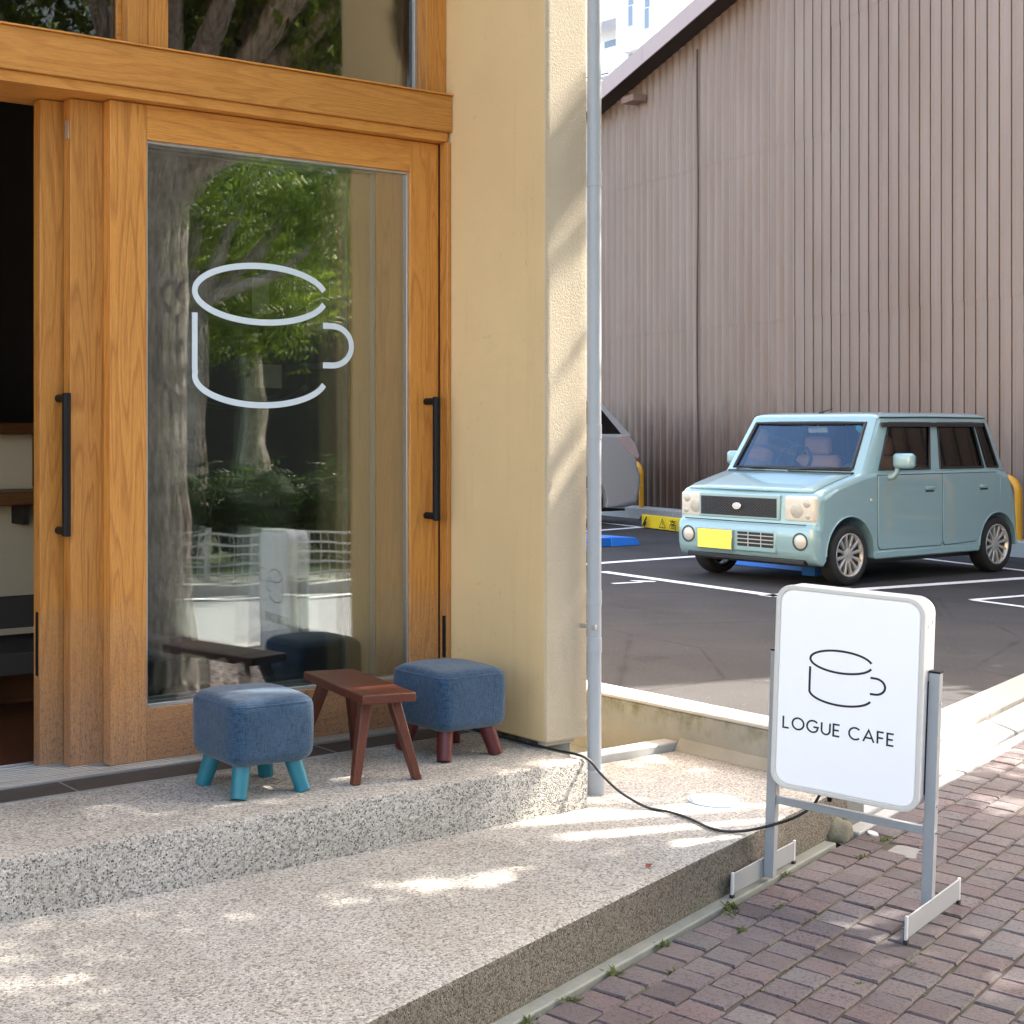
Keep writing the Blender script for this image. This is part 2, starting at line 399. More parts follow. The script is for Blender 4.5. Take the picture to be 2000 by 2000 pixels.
M['car_black'] = plain("black_car_trim", (.014,.014,.016), .45, 0, .1, 40)
M['mesh_grey'] = plain('grille_wire', (.09,.095,.10), .4, .3, .1, 30)
M['seat_tan'] = plain("tan_seat_fabric", (.62,.30,.19), .8, 0, .1, 30)
M['car_int'] = plain("dark_car_interior", (.05,.05,.055), .8, 0, .1, 30)
M['van_glass'] = plain('black_privacy_glass', (.006,.006,.007), .08, 0, .1, 20, spec=.25)
M['tail_red'] = plain("clear_tail_lamp", (.52,.42,.42), .15, 0, .2, 20, coat=.6)
def glass(name, tint, ior, boost, rough=0.0, gcol=(1,1,1)):
    k = N(name); t = k.t; t.nodes.remove(k.b)
    tr = k.n("ShaderNodeBsdfTransparent"); tr.inputs[0].default_value = (*tint,1)
    gl = k.n("ShaderNodeBsdfGlossy"); gl.inputs["Roughness"].default_value = rough; gl.inputs["Color"].default_value = (*gcol,1)
    fr = k.n("ShaderNodeFresnel"); fr.inputs[0].default_value = ior
    mx = k.n("ShaderNodeMixShader"); k.l(k.math('MULTIPLY', fr.outputs[0], boost, True), mx.inputs[0])
    k.l(tr.outputs[0], mx.inputs[1]); k.l(gl.outputs[0], mx.inputs[2]); k.l(mx.outputs[0], k.out.inputs[0]); return k.m
def shop_glass():
    m = glass("shop_glass", (.93,.95,.93), 1.52, 1.6, .011)
    t = m.node_tree; gl = [n for n in t.nodes if n.type == 'BSDF_GLOSSY'][0]
    tc = t.nodes.new("ShaderNodeTexCoord"); nz = t.nodes.new("ShaderNodeTexNoise"); nz.inputs["Scale"].default_value = 3.2; nz.inputs["Detail"].default_value = 1
    bp = t.nodes.new("ShaderNodeBump"); bp.inputs["Strength"].default_value = .05; bp.inputs["Distance"].default_value = .02
    t.links.new(tc.outputs["Object"], nz.inputs["Vector"]); t.links.new(nz.outputs[0], bp.inputs["Height"]); t.links.new(bp.outputs[0], gl.inputs["Normal"])
    return m
M['glass'] = shop_glass()
M['car_glass'] = glass("car_glass", (.62,.76,.90), 1.52, 2.0, 0, (.55,.76,1.0))  # blue tint stands in for blue sky reflected in the windscreen
M['rear_side_glass'] = glass('rear_side_car_glass', (.10,.115,.13), 1.52, .8)
M['side_glass'] = glass('side_car_glass', (.22,.26,.29), 1.52, .85)
M['dark_glass'] = glass("tinted_car_glass", (.05,.055,.06), 1.52, .9)
def leaf_mat(name, a, b):
    k = N(name); r = k.n("ShaderNodeAttribute", attribute_name="tone").outputs["Fac"]
    k.base(k.ramp(r, [(0,a),(1,b)])).set(.5, spec=.35)
    tr = k.n("ShaderNodeBsdfTranslucent"); k.l(k.ramp(r, [(0,tuple(x*1.6 for x in a)),(1,tuple(x*1.7 for x in b))]), tr.inputs[0])
    mx = k.n("ShaderNodeMixShader"); mx.inputs[0].default_value = .35
    k.l(k.b.outputs[0], mx.inputs[1]); k.l(tr.outputs[0], mx.inputs[2]); k.l(mx.outputs[0], k.out.inputs[0]); return k.m
M['leaf'] = leaf_mat("street_tree_leaf", (.035,.075,.010), (.17,.23,.028))
M['leaf_dark'] = leaf_mat("hedge_leaf", (.018,.042,.012), (.05,.09,.02))
M['weed'] = leaf_mat("weed_leaf", (.05,.08,.02), (.16,.19,.05))
def bark_mat():
    k = N("furrowed_bark"); v = k.coord(); q = k.map(v, (1,1,.22))
    n = k.noise(q, 38, 5, .65, .8); k.base(k.ramp(n, [(.32,(.10,.08,.07)),(.50,(.42,.37,.335)),(.66,(.66,.60,.56))])).set(.9); k.bump(n, 1.0, .03); return k.m
M['bark'] = bark_mat()
M['beige_wall'] = plain("beige_counter_panel", (.74,.61,.44), .7, 0, .04, 4)
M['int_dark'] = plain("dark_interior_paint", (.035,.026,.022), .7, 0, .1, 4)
M['paper'] = plain("printed_card", (.55,.48,.40), .7, 0, .35, 24)
M['paper_w'] = plain("white_paper", (.72,.70,.66), .7, 0, .03, 10)
M['apt'] = plain("white_apartment_render", (.86,.87,.88), .8, 0, .02, 1)
M['apt_glass'] = plain("apartment_window_glass", (.24,.30,.38), .1, 0, .1, 2)
M['roof_tile'] = plain("weathered_roof_tile", (.20,.13,.10), .8, 0, .25, 6)
M['soil'] = plain("dark_soil_and_tar", (.035,.034,.036), .95, 0, .5, 50, bump=.8)
M['rock'] = plain("mossy_rock", (.16,.15,.11), .9, 0, .45, 16, bump=.8)
M['lawn'] = plain("lawn", (.055,.09,.022), .95, 0, .35, 8, bump=.6)
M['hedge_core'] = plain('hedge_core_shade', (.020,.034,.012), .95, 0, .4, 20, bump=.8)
M['earth'] = plain("bare_ground", (.16,.14,.12), .95, 0, .25, 2)
M['pale_siding'] = plain("pale_grey_siding", (.50,.50,.50), .8, 0, .05, 2)
M['dark_siding'] = plain('dark_timber_siding', (.020,.018,.016), .8, 0, .2, 3)
M['fence_white'] = plain("weathered_rail_paint", (.40,.40,.40), .5, 0, .05, 10)
def cladding_mat():
    k = N("brown_steel_cladding"); v = k.coord()
    r = k.rnd()
    a = k.noise(k.map(v,(1.2,1.2,.16)), 3.0, 5, .6); b = k.noise(k.map(v,(9,9,.10)), 6, 4, .6)
    col = k.mix(k.ramp(a, [(.3,0),(.7,1)]), (.20,.132,.095), (.255,.185,.148))
    col = k.mix(k.math('MULTIPLY', r, .25), col, (.28,.222,.190))
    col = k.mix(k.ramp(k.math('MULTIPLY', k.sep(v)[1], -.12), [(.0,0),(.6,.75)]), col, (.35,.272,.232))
    col = k.mix(k.ramp(b, [(.60,0),(.80,.22)]), col, (.22,.15,.12))
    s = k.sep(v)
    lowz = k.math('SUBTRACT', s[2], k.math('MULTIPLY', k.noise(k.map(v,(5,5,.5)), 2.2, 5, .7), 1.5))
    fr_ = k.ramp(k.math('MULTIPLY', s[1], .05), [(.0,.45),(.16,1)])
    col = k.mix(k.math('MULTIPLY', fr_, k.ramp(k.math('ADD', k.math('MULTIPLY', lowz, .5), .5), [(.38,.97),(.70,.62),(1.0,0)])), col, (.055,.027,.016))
    k.base(col).set(.5, .05); return k.m
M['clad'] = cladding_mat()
M['fascia'] = plain("taupe_fascia_metal", (.40,.31,.30), .5, .2, .06, 3)
M['void'] = plain("shadow_cavity_board", (.03,.022,.018), .9)

# ------------------------------------------------------------------ frames of reference
UU = Vector((.966, .258, 0)).normalized(); VV = Vector((-UU.y, UU.x, 0))    # street direction, and towards the building
def uv(u, v, z=0): p = UU*u + VV*v; return Vector((p.x, p.y, z))
Z_SIDE = lambda v: .035*(v-1.8)
Z_STEP, Z_LAND, Z_PARK = .305, .147, .075

# ================================================================== GROUND
g = G(); g.box(-400, 600, -400, 600, -.60, -.55)
tag(part("ground", g, M['earth']), kind='structure')
# parking lot
PARK = [Vector((4.552, 3.46, 0)), Vector((4.552, 70,0)), Vector((90,70,0)), uv(92, 2.17)]
g = G(); g.prism([(p.x,p.y) for p in PARK], -.4, Z_PARK)
parking = tag(part("parking_lot", g, M['asphalt']), kind='structure')
def gquad(name, pts, z, m, parent):
    g = G(); g.add([(p[0],p[1],z) for p in pts], [tuple(range(len(pts)))])
    return part(name, g, m, parent)
def seg_line(p, q, wd):
    p = Vector((p[0],p[1])); q = Vector((q[0],q[1])); t = (q-p).normalized(); n = Vector((-t.y,t.x))*wd/2
    return [p-n, q-n, q+n, p+n]
for a,b,wd in (((9.792,9.384),(9.45,6.86),.125), ((9.42,7.335),(16.0,6.58),.125), ((9.70,9.985),(13.9,9.985),.125),
               ((12.0,12.95),(14.65,13.328),.125), ((15.05,15.0),(14.66,13.40),.08), ((10.525,6.315),(12.2,6.15),.07),
               ((10.525,6.30),(10.28,5.1),.07), ((13.55,8.87),(13.02,7.1),.09)):
    gquad("painted_line", seg_line(a,b,wd), Z_PARK+.004, M['line'], parking)
gquad("painted_line", seg_line((9.11,8.61),(9.40,8.555),.06), Z_PARK+.004, M['line'], parking)
gquad("painted_line", [(9.30,8.60),(9.53,8.51),(9.56,8.56),(9.44,8.70),(9.40,8.69),(9.43,8.60)], Z_PARK+.004, M['line'], parking)

# pale kerb strips where the parking lot meets the pavement: separate cast lengths
kerb = G(); kerb.prism([(p.x,p.y) for p in (uv(5.02,1.79),uv(60,1.79),uv(60,2.17),uv(5.02,2.17))], -.4, -.03)
kerb = tag(part("entrance_kerb", kerb, M['joint']), kind='structure')
random.seed(3)
def strip_block(name, u0, u1, v0, v1, za, zb, m):
    j = lambda s=.006: random.uniform(-s, s)
    a,b,c,d = uv(u0+.006,v0+j(),za+j(.002)), uv(u1-.006,v0+j(),za+j(.002)), uv(u1-.006,v1+j(),zb+j(.002)), uv(u0+.006,v1+j(),zb+j(.002))
    g = G(); lo = [Vector((p.x,p.y,-.2)) for p in (a,b,c,d)]
    g.add([*lo,a,b,c,d], [(0,3,2,1),(4,5,6,7),(0,1,5,4),(1,2,6,5),(2,3,7,6),(3,0,4,7)])
    return part(name, g, m, kerb, bevel=.006)
u = 5.03
while u < 14:
    L_ = .6+random.uniform(-.02,.02); strip_block("kerb_stone", u, u+L_, 1.80, 1.852, .004, .006, M['conc_pale']); u += L_
u = 5.03
for L_ in (.95,.45,.72,1.2,.88,1.3,1.1,1.2,1.3): strip_block("concrete_slab", u, u+L_, 1.864, 1.995+random.uniform(-.016,.014), .012, .050, M['conc_slab']); u += L_
u = 5.03
for L_ in (1.42,.85,1.5,1.3,1.4,1.6,1.5): strip_block("concrete_slab", u, u+L_, 2.014, 2.175, .054, Z_PARK+.004, M['conc_beige']); u += L_

# ---- pavement of small purple-brown setts, falling gently to the road
def side_slab():
    g = G(); pts = [(-9,-1.6),(60,-1.6),(60,1.80),(-9,1.80)]
    top = [uv(a,b,Z_SIDE(b)-.0075) for a,b in pts]; lo = [uv(a,b,-.4) for a,b in pts]
    return g.add(lo+top, [(0,3,2,1),(4,5,6,7),(0,1,5,4),(1,2,6,5),(2,3,7,6),(3,0,4,7)])
pavement = tag(part("pavement", side_slab(), M['joint']), kind='structure')
BW, BL = .101, .110
def sett_mesh(seed):
    rr = random.Random(seed); g = G(); hw, hl = BW/2-.0032, BL/2-.0032; c = .005
    def j(s=.0022): return rr.uniform(-s,s)
    cs = [(-hl+j(),-hw+j()),(hl+j(),-hw+j()),(hl+j(),hw+j()),(-hl+j(),hw+j())]
    lo = [(x,y,-.03) for x,y in cs]; mid = [(x,y,-c) for x,y in cs]
    top = [(x*(1-c/hl*.9),y*(1-c/hw*.9),j(.0012)) for x,y in cs]
    g.add(lo+mid+top, [(8,9,10,11)]+[(i,(i+1)%4,4+(i+1)%4,4+i) for i in range(4)]+[(4+i,4+(i+1)%4,8+(i+1)%4,8+i) for i in range(4)])
    return g
SETT_ROT = math.atan2(UU.y, UU.x)
slope = math.atan(.035)
cells = []
rr = random.Random(5)
row = 0; v = 1.80-BW/2
while v > -1.55:
    offs = (row % 2)*.5*BL + rr.uniform(-.012,.012) + .02; u = -6+offs
    while u < 16:
        cells.append((u, v)); u += BL
    v -= BW; row += 1
def on_cover(u, v): return abs(u-4.955) < .075 and abs(v-1.62) < .06
def px_of(p):
    r = p.x*.840+p.y*-.5424; z = p.x*.5424+p.y*.840
    if z < .3: return None
    return (500+2842*r/z, 837-2842*(p.z-CAM_H)/z, z)
seen = []
for c in cells:
    q = px_of(uv(c[0], c[1], Z_SIDE(c[1])))
    if q and -40 < q[0] < 2040 and q[1] < 2040: seen.append((q[2], c))
seen.sort(); near = set(c for _,c in seen[:298])
protos = []
for k in range(6):
    me = part("brick", sett_mesh(k), M['brick']).data
    protos.append(me)
for o in [o for o in COL.objects if o.name.startswith("brick")]: bpy.data.objects.remove(o)
Mrot = Matrix.Rotation(SETT_ROT, 4, 'Z') @ Matrix.Rotation(slope, 4, 'X')
far = G(); tones = []
for c in cells:
    if on_cover(*c): continue
    p = uv(c[0]+rr.uniform(-.003,.003), c[1]+rr.uniform(-.0025,.0025), Z_SIDE(c[1])+rr.uniform(-.0025,.0015))
    mt = Matrix.Translation(p) @ Mrot @ Matrix.Rotation(rr.uniform(-.018,.018), 4, 'Z') @ Matrix.Rotation(rr.uniform(-.012,.012), 4, 'Y') @ Matrix.Rotation(rr.uniform(-.012,.012), 4, 'X')
    if c in near:
        o = bpy.data.objects.new("brick", rr.choice(protos)); COL.objects.link(o); o.parent = pavement; o.matrix_local = mt
    else:
        s = sett_mesh(rr.randrange(6)); n0 = len(far.f); far.add([mt @ p for p in s.v], s.f); tones += [rr.random()]*(len(far.f)-n0)
fb = tag(part("brick_run", far, M['brick_far'], pavement), kind='stuff')
at = fb.data.attributes.new("tone", 'FLOAT', 'FACE'); at.data.foreach_set("value", tones)
# small square access cover let into the setts
g = G(); mt = Matrix.Translation(uv(4.955,1.62,Z_SIDE(1.62)-.001)) @ Mrot
g.prism(rrect(.13,.10,.022,4), -.02, -.001, mt)
tag(part("access_cover", g, M['cover_grey'], bevel=.003, base=uv(4.955,1.62,0)), "small pale rounded concrete cover set flush among the paving bricks behind the sign", "cover")

# ---- road behind the camera and what stands beyond it (seen mirrored in the glass)
def strip(name, v0, v1, z0, z1, m, u0=-60, u1=90):
    g = G(); pts = [(u0,v0),(u1,v0),(u1,v1),(u0,v1)]
    g.add([uv(a,b,z0-.3) for a,b in pts]+[uv(u0,v0,z0),uv(u1,v0,z0),uv(u1,v1,z1),uv(u0,v1,z1)], [(0,3,2,1),(4,5,6,7),(0,1,5,4),(1,2,6,5),(2,3,7,6),(3,0,4,7)])
    return tag(part(name, g, m), kind='structure')
strip("road_kerb", -1.78, -1.61, -.115, -.115, M['conc_pale'])
road = strip("road", -5.1, -1.79, -.22, -.20, M['road_grey'])
g = G(); a=[(-60,-4.9),(90,-4.9),(90,-4.8),(-60,-4.8)]; g.add([uv(u,v,-.197) for u,v in a], [(0,1,2,3)]); part("painted_line", g, M['line'], road)
strip("far_kerb", -5.3, -5.11, -.09, -.09, M['conc_pale'])
strip("far_pavement", -6.2, -5.31, -.10, -.10, M['conc_strip'])
strip("far_lawn", -40, -6.21, -.05, -.08, M['lawn'])

# ================================================================== PORCH
FE = [uv(-6,1.85), uv(4.873,1.85)]
land_poly = [(-6.3,.24), (FE[1].x,FE[1].y), (4.385,3.075), (4.385,3.80), (3.64,3.80), (3.64,4.4), (-6.3,4.4)]
p0 = uv(-6,1.85); land_poly[0] = (p0.x,p0.y); land_poly[-1] = (p0.x,4.4)
def rounded_slab(poly, z0, z1, r, edges):
    # prism whose top edge is eased on every side
    g = G(); n = len(poly); P = [Vector((p[0],p[1])) for p in poly]
    def inset(d):
        out = []
        for i in range(n):
            a,b,c = P[i-1],P[i],P[(i+1)%n]
            n1 = Vector((-(b-a).y,(b-a).x)).normalized(); n2 = Vector((-(c-b).y,(c-b).x)).normalized()
            m = (n1+n2); m = m/ max(.2, m.dot(n1)) if m.length > 1e-6 else n1
            out.append(b+m*d)
        return out
    rings = [(0,z0),(0,z1-r),(r*.3,z1-r*.3),(r,z1)]
    for d,z in rings: g.v += [Vector((q.x,q.y,z)) for q in inset(d)]
    for k in range(len(rings)-1):
        for i in range(n): g.f.append([k*n+i, k*n+(i+1)%n, (k+1)*n+(i+1)%n, (k+1)*n+i]); g.m.append(0)
    g.f.append(list(range((len(rings)-1)*n, len(rings)*n))); g.m.append(0)
    return g
g = rounded_slab(land_poly, -.3, Z_LAND, .010, None)
landing = part("lower_landing", g, [M['agg'], M['agg_edge']], smooth=30); tag(landing, kind='structure')
for p in landing.data.polygons:
    if abs(p.normal.z) < .5: p.material_index = 1
g = rounded_slab([(-3,3.372),(3.453,3.372),(3.453,4.02),(-3,4.02)], Z_LAND-.02, Z_STEP, .012, None)
tag(part("upper_step", g, M['agg'], smooth=30), kind='structure')
# flush mossy strip along the foot of the landing
g = G(); pts = [(-6,1.812),(4.86,1.812),(4.86,1.86),(-6,1.86)]
g.add([uv(a,b,-.2) for a,b in pts]+[uv(a,b,.004) for a,b in pts], [(0,3,2,1),(4,5,6,7),(0,1,5,4),(1,2,6,5),(2,3,7,6),(3,0,4,7)])
tag(part("kerb_strip", g, M['conc_strip'], bevel=.004), kind='structure')
# dark tarry pocket and mossy rock at the end of the landing
g = G(); rr = random.Random(2); pts = [(uv(4.88,1.80)),(uv(5.02,1.80)),(uv(5.02,2.1)),Vector((4.385,3.20,0)),Vector((4.30,3.10,0))]
g.prism([(p.x,p.y) for p in pts], -.2, -.008); tag(part("soil_pocket", g, M['soil']), kind='structure')
def rock_mesh(c, s, seed):
    bm = bmesh.new(); bmesh.ops.create_icosphere(bm, subdivisions=3, radius=1); rr = random.Random(seed)
    from mathutils import noise as mn
    g = G(); 
    for v in bm.verts: v.co *= 1+.35*mn.noise(v.co*1.4+Vector((seed,0,0)))+.12*mn.noise(v.co*4)
    bm.verts.ensure_lookup_table()
    g.add([Vector((c[0]+v.co.x*s[0], c[1]+v.co.y*s[1], c[2]+v.co.z*s[2])) for v in bm.verts], [[v.index for v in f.verts] for f in bm.faces]); bm.free(); return g
pr = uv(4.945,1.845,.012)
tag(part("rock", rock_mesh(pr,(.062,.045,.05),4), M['rock'], smooth=60, base=(pr.x,pr.y,0)), "mossy broken stone wedged at the end of the aggregate landing", "rock")
pr = uv(4.93,1.945,.03)
g = G(); g.prism([(a,b) for a,b in rrect(.10,.08,.02)], 0, .085, Matrix.Translation((pr.x,pr.y,-.01)) @ Matrix.Rotation(.26,4,'Z'))
tag(part("concrete_block", g, M['conc_wall'], bevel=.006, base=(pr.x,pr.y,0)), "small grey concrete block against the end of the low wall", "block")

# low retaining wall with pale cap, and the pale kerb at the back of the landing
lw = thing("low_wall", "low stained concrete wall with moss streaks and pale smooth cap beside the landing", "wall", (4.467,3.12,0))
g = G(); g.box(4.388,4.547,3.12,14,-.3,.290); part("wall_body", g, M['conc_wall'], lw, bevel=.006)
g = G(); g.box(4.384,4.551,3.116,14,.2905,.304); part("cap", g, M['conc_pale'], lw, bevel=.004)
g = G(); g.add([(4.387,3.13,Z_LAND),(4.387,3.80,Z_LAND),(4.350,3.80,Z_LAND+.001),(4.355,3.13,Z_LAND+.001),(4.387,3.13,.185),(4.387,3.80,.19)],[(0,1,2,3),(3,2,5,4),(0,3,4),(1,5,2),(0,4,5,1)])
part("fillet", g, M['conc_wall'], lw)
g = G(); g.box(3.64,4.384,3.803,3.875,-.2,Z_LAND+.030)
tag(part("back_kerb", g, M['conc_pale'], bevel=.006), kind='structure')
g = G(); g.box(3.64,4.384,3.876,14,-.3,.06); tag(part("side_yard", g, M['conc_strip']), kind='structure')
# pale round inspection lid
g = G(); g.lathe([(.0001,.006),(.078,.006),(.080,.0055),(.081,.001),(.083,.001),(.0835,.005),(.089,.005),(.090,0)], 48, Matrix.Translation((3.872,3.207,Z_LAND)))
g.box(3.83,3.85,3.23,3.235,Z_LAND+.006,Z_LAND+.0075)
tag(part("inspection_lid", g, M['cover'], smooth=30, base=(3.872,3.207,Z_LAND)), "pale blue round plastic inspection lid on the landing", "drain lid")
# fine hairline crack in the landing face is left to the material; a fallen red leaf and a bottle cap lie about
g = G(); c0 = Vector((3.133,2.824,Z_LAND+.004)); g.add([c0+Vector(p) for p in ((-.016,0,0),(-.004,.009,.006),(.014,.004,.002),(.006,-.008,.008),(-.006,-.007,.0))], [(0,1,2),(0,2,3),(0,3,4)])
tag(part("fallen_leaf", g, plain("dry_red_leaf", (.22,.035,.015), .7, 0, .3, 60), base=c0), "tiny curled red leaf lying on the lower landing", "leaf")
c0 = uv(5.06,1.765,Z_SIDE(1.765)+.002); g = G(); g.lathe([(.0001,.002),(.012,.002),(.016,.005),(.018,.0),(.016,-.001)], 20, Matrix.Translation(c0) @ Matrix.Rotation(.2,4,'X'))
tag(part("white_disc", g, M['paper_w'], smooth=40, base=c0), "white bottle cap lying on the bricks beside the mossy stone", "litter")

# ================================================================== CAFE BUILDING
cafe = thing("cafe_building", "cafe front of oiled timber sliding doors and transoms beside a cream rendered pillar", "building", (1.5,4.1,0))
RX, PX1, FY = 3.44, 3.635, 3.55           # reveal plane, pillar right side, facade plane
g = G()
g.add([(RX,FY,.324),(PX1,FY,.324),(PX1,9,.324),(RX,9,.324),(RX,FY,6.5),(PX1,FY,6.5),(PX1,9,6.5),(RX,9,6.5)],
      [(0,3,2,1),(4,5,6,7),(0,1,5,4),(1,2,6,5),(2,3,7,6),(3,0,4,7)])
pil = part("pillar", g, [M['stucco'],M['stucco_front']], cafe, bevel=.008, seg=3)
for p in pil.data.polygons:
    if p.normal.y < -.5: p.material_index = 1
g = G(); g.box(3.475,3.605,3.60,9,.05,.323); part("plinth", g, M['conc_wall'], cafe, bevel=.004)
g = G(); g.box(3.45,3.60,3.575,3.60,.306,.338); part("plinth_trim", g, M['conc_pale'], cafe, bevel=.006)
# header beam and moulding
HX0 = -2.5
g = G(); g.box(HX0,RX-.001,4.02,4.30,2.442,2.571); part("header_beam", g, M['oak_beam'], cafe, bevel=.003)
g = G(); g.box(HX0,RX-.012,4.034,4.30,2.408,2.4415); part("header_moulding", g, M['oak_beam'], cafe, bevel=.002)
g = G(); g.box(HX0,RX-.002,4.012,4.045,2.5715,2.577); part("drip_edge", g, M['oak_beam'], cafe, bevel=.001)
# right jamb, with strike plate
g = G(); g.box(RX-.020,RX-.0005,4.028,4.07,.305,2.4075); part("jamb", g, M['oak_v'], cafe, bevel=.003)
g = G(); g.box(RX-.015,RX-.0005,4.0705,4.30,.305,2.4075); part("jamb", g, M['int_wood'], cafe, bevel=.002)
g = G(); g.box(RX-.0235,RX-.0205,4.036,4.052,.55,.70); part("strike_plate", g, M['black'], cafe, bevel=.001)
# transom: mullion pair, right-hand jamb, two panes
g = G(); g.box(2.215,2.285,4.055,4.16,2.5775,3.5); part("mullion", g, M['oak_v'], cafe, bevel=.002)
g = G(); g.box(2.143,2.2145,4.062,4.16,2.5775,3.5); part("mullion", g, M['oak_v'], cafe, bevel=.002)
g = G(); g.box(3.345,RX-.001,4.055,4.16,2.5775,3.5); part("transom_jamb", g, M['oak_v'], cafe, bevel=.002)
for x0,x1 in ((-2.4,2.1425),(2.2855,3.3445)):
    g = G(); g.box(x0,x1,4.12,4.126,2.578,3.5); part("transom_pane", g, M['glass'], cafe)
    g = G(); g.box(x0,x1,4.105,4.1195,2.5775,2.590); g.box(x1-.014,x1,4.105,4.1195,2.5905,3.5); part("glazing_bead", g, M['alu'] if x0>0 else M['oak_h'], cafe, bevel=.001)
g = G(); g.box(HX0,RX-.001,4.0,4.30,3.5,3.7); part("upper_beam", g, M['oak_beam'], cafe)
g = G(); g.box(HX0,RX-.001,FY+.01,4.6,3.9,6.5); part("upper_wall", g, M['stucco'], cafe)
g = G(); g.box(HX0,RX-.001,FY+.02,4.02,3.85,3.899); part("soffit", g, M['stucco'], cafe)
g = G(); g.box(HX0,RX-.001,4.02,4.3,3.701,3.899); part("upper_beam", g, M['stucco'], cafe)
# sill tracks and drain grate
for i,(y0,y1,z1) in enumerate(((4.018,4.066,.309),(4.0665,4.116,.311),(4.1165,4.176,.313),(4.1765,4.26,.315))):
    g = G(); g.box(HX0,RX-.021,y0,y1,.28,z1)
    for yy in (y0+.004, (y0+y1)/2-.004, y1-.010): g.box(HX0,RX-.021,yy,yy+.007,z1+.0002,z1+.0065)
    part("sill_track", g, M['alu'], cafe, bevel=.0012)
g = G()
for k in range(14): yy = 3.878+k*.0098; g.box(HX0,RX-.03,yy,yy+.0052,.29,.3085)
tag(part("grate_slats", g, M['grate'], cafe), kind='stuff')
g = G(); g.box(HX0,RX-.03,3.868,3.8765,.29,.3095); g.box(HX0,RX-.03,4.0155,4.0175,.29,.311)
for xx in (1.88,2.82): g.box(xx,xx+.004,3.877,4.015,.29,.3088)
part("grate_frame", g, M['alu'], cafe)
g = G(); g.box(HX0,RX-.03,3.868,4.017,.27,.288); part("grate_tray", g, M['void'], cafe)

def tube_handle(parent, x, y, z0, z1):
    g = G(); r = .014
    g.tube([(x,y-.058,z0-.016),(x,y-.058,z1+.016)], r, 14)
    for z in (z0,z1): g.tube([(x-.002,y-.0005,z),(x-.002,y-.058,z)], .0125, 12)
    return part("handle", g, M['black'], parent, bevel=.002, smooth=40)
def sliding_door(x0, x1, y, weather_stile=True):
    d_w = .131; t = .047; z0, z1 = .318, 2.405; gz0, gz1 = .484, 2.294
    g = G()
    for a in ((x0+d_w,x0+d_w+.009,gz0,gz1),(x1-d_w-.009,x1-d_w,gz0,gz1),(x0+d_w+.009,x1-d_w-.009,gz0,gz0+.012),(x0+d_w+.009,x1-d_w-.009,gz1-.009,gz1)):
        g.box(a[0]+.0002,a[1]-.0002,y+.010,y+.030,a[2]+.0002,a[3]-.0002)
    d = part("sliding_door", g, M['alu'], cafe, bevel=.001)
    for a,b in ((x0,x0+d_w),(x1-d_w,x1)):
        g = G(); g.box(a,b,y,y+t,z0,z1); part("stile", g, M['oak_v'], d, bevel=.002)
    for a,b in ((z0,gz0),(gz1,z1)):
        g = G(); g.box(x0+d_w+.0005,x1-d_w-.0005,y+.0006,y+t-.001,a,b); part("rail", g, M['oak_h'], d, bevel=.0015)
    g = G(); g.box(x0+d_w+.001,x1-d_w-.001,y+.014,y+.020,gz0+.001,gz1-.001); part("pane", g, M['glass'], d)
    return d
d1 = sliding_door(2.087, 3.419, 4.075); d2 = sliding_door(1.974, 3.306, 4.125); d3 = sliding_door(1.898, 3.23, 4.185)
tube_handle(d1, 3.361, 4.075, 1.062, 1.472); tube_handle(d3, 1.962, 4.185, 1.055, 1.470)
g = G(); g.box(1.8965,1.8979,4.196,4.214,.60,.80); part("lock_plate", g, M['black'], d3)
g = G(); g.box(1.972,1.9739,4.135,4.160,2.28,2.34); part("catch", g, M['alu'], d2, bevel=.001)
# cup outline on the main pane
Mdoor = Matrix(((1,0,0,0),(0,0,-1,4.0885),(0,1,0,0),(0,0,0,1)))
def cup(g, M_, cx, cz, s, wd, th):
    T = lambda pts: [(cx+x*s, cz+y*s) for x,y in pts]
    # normalised to the ellipse half-width
    ribbon(g, T(arc(0,0,1,.36,14,346,64)), wd, th, M_)
    body = [(-1.0,-.275),(-1.0,-.98)]+[(x,y) for x,y in arc(0,-1.055,1.0,.365,174,346,48)]
    ribbon(g, T(body), wd, th, M_)
    h = [(.955,-.365),(1.06,-.365)]+arc(1.105,-.625,.315,.26,90,-90,24)+[(1.06,-.885),(.955,-.885)]
    ribbon(g, T(h), wd, th, M_)
    return g
g = cup(G(), Mdoor, 2.664, 1.825, .262, .0205, .0009)
tag(part("cup_decal", g, M['decal'], d1, recalc=True))

# interior shell
IX0, IX1, IY1 = -2.4, RX-.03, 8.6
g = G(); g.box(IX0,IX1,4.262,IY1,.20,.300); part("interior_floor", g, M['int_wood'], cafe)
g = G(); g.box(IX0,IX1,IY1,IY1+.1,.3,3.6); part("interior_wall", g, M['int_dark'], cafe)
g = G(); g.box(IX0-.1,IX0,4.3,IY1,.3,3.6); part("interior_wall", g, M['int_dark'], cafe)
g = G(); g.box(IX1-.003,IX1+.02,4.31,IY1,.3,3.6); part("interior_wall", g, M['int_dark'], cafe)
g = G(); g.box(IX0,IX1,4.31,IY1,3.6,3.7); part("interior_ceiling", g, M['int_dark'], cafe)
g = G(); g.box(IX0-.3,HX0+.3,FY,4.3,0,3.9); part("front_wall", g, M['stucco'], cafe)

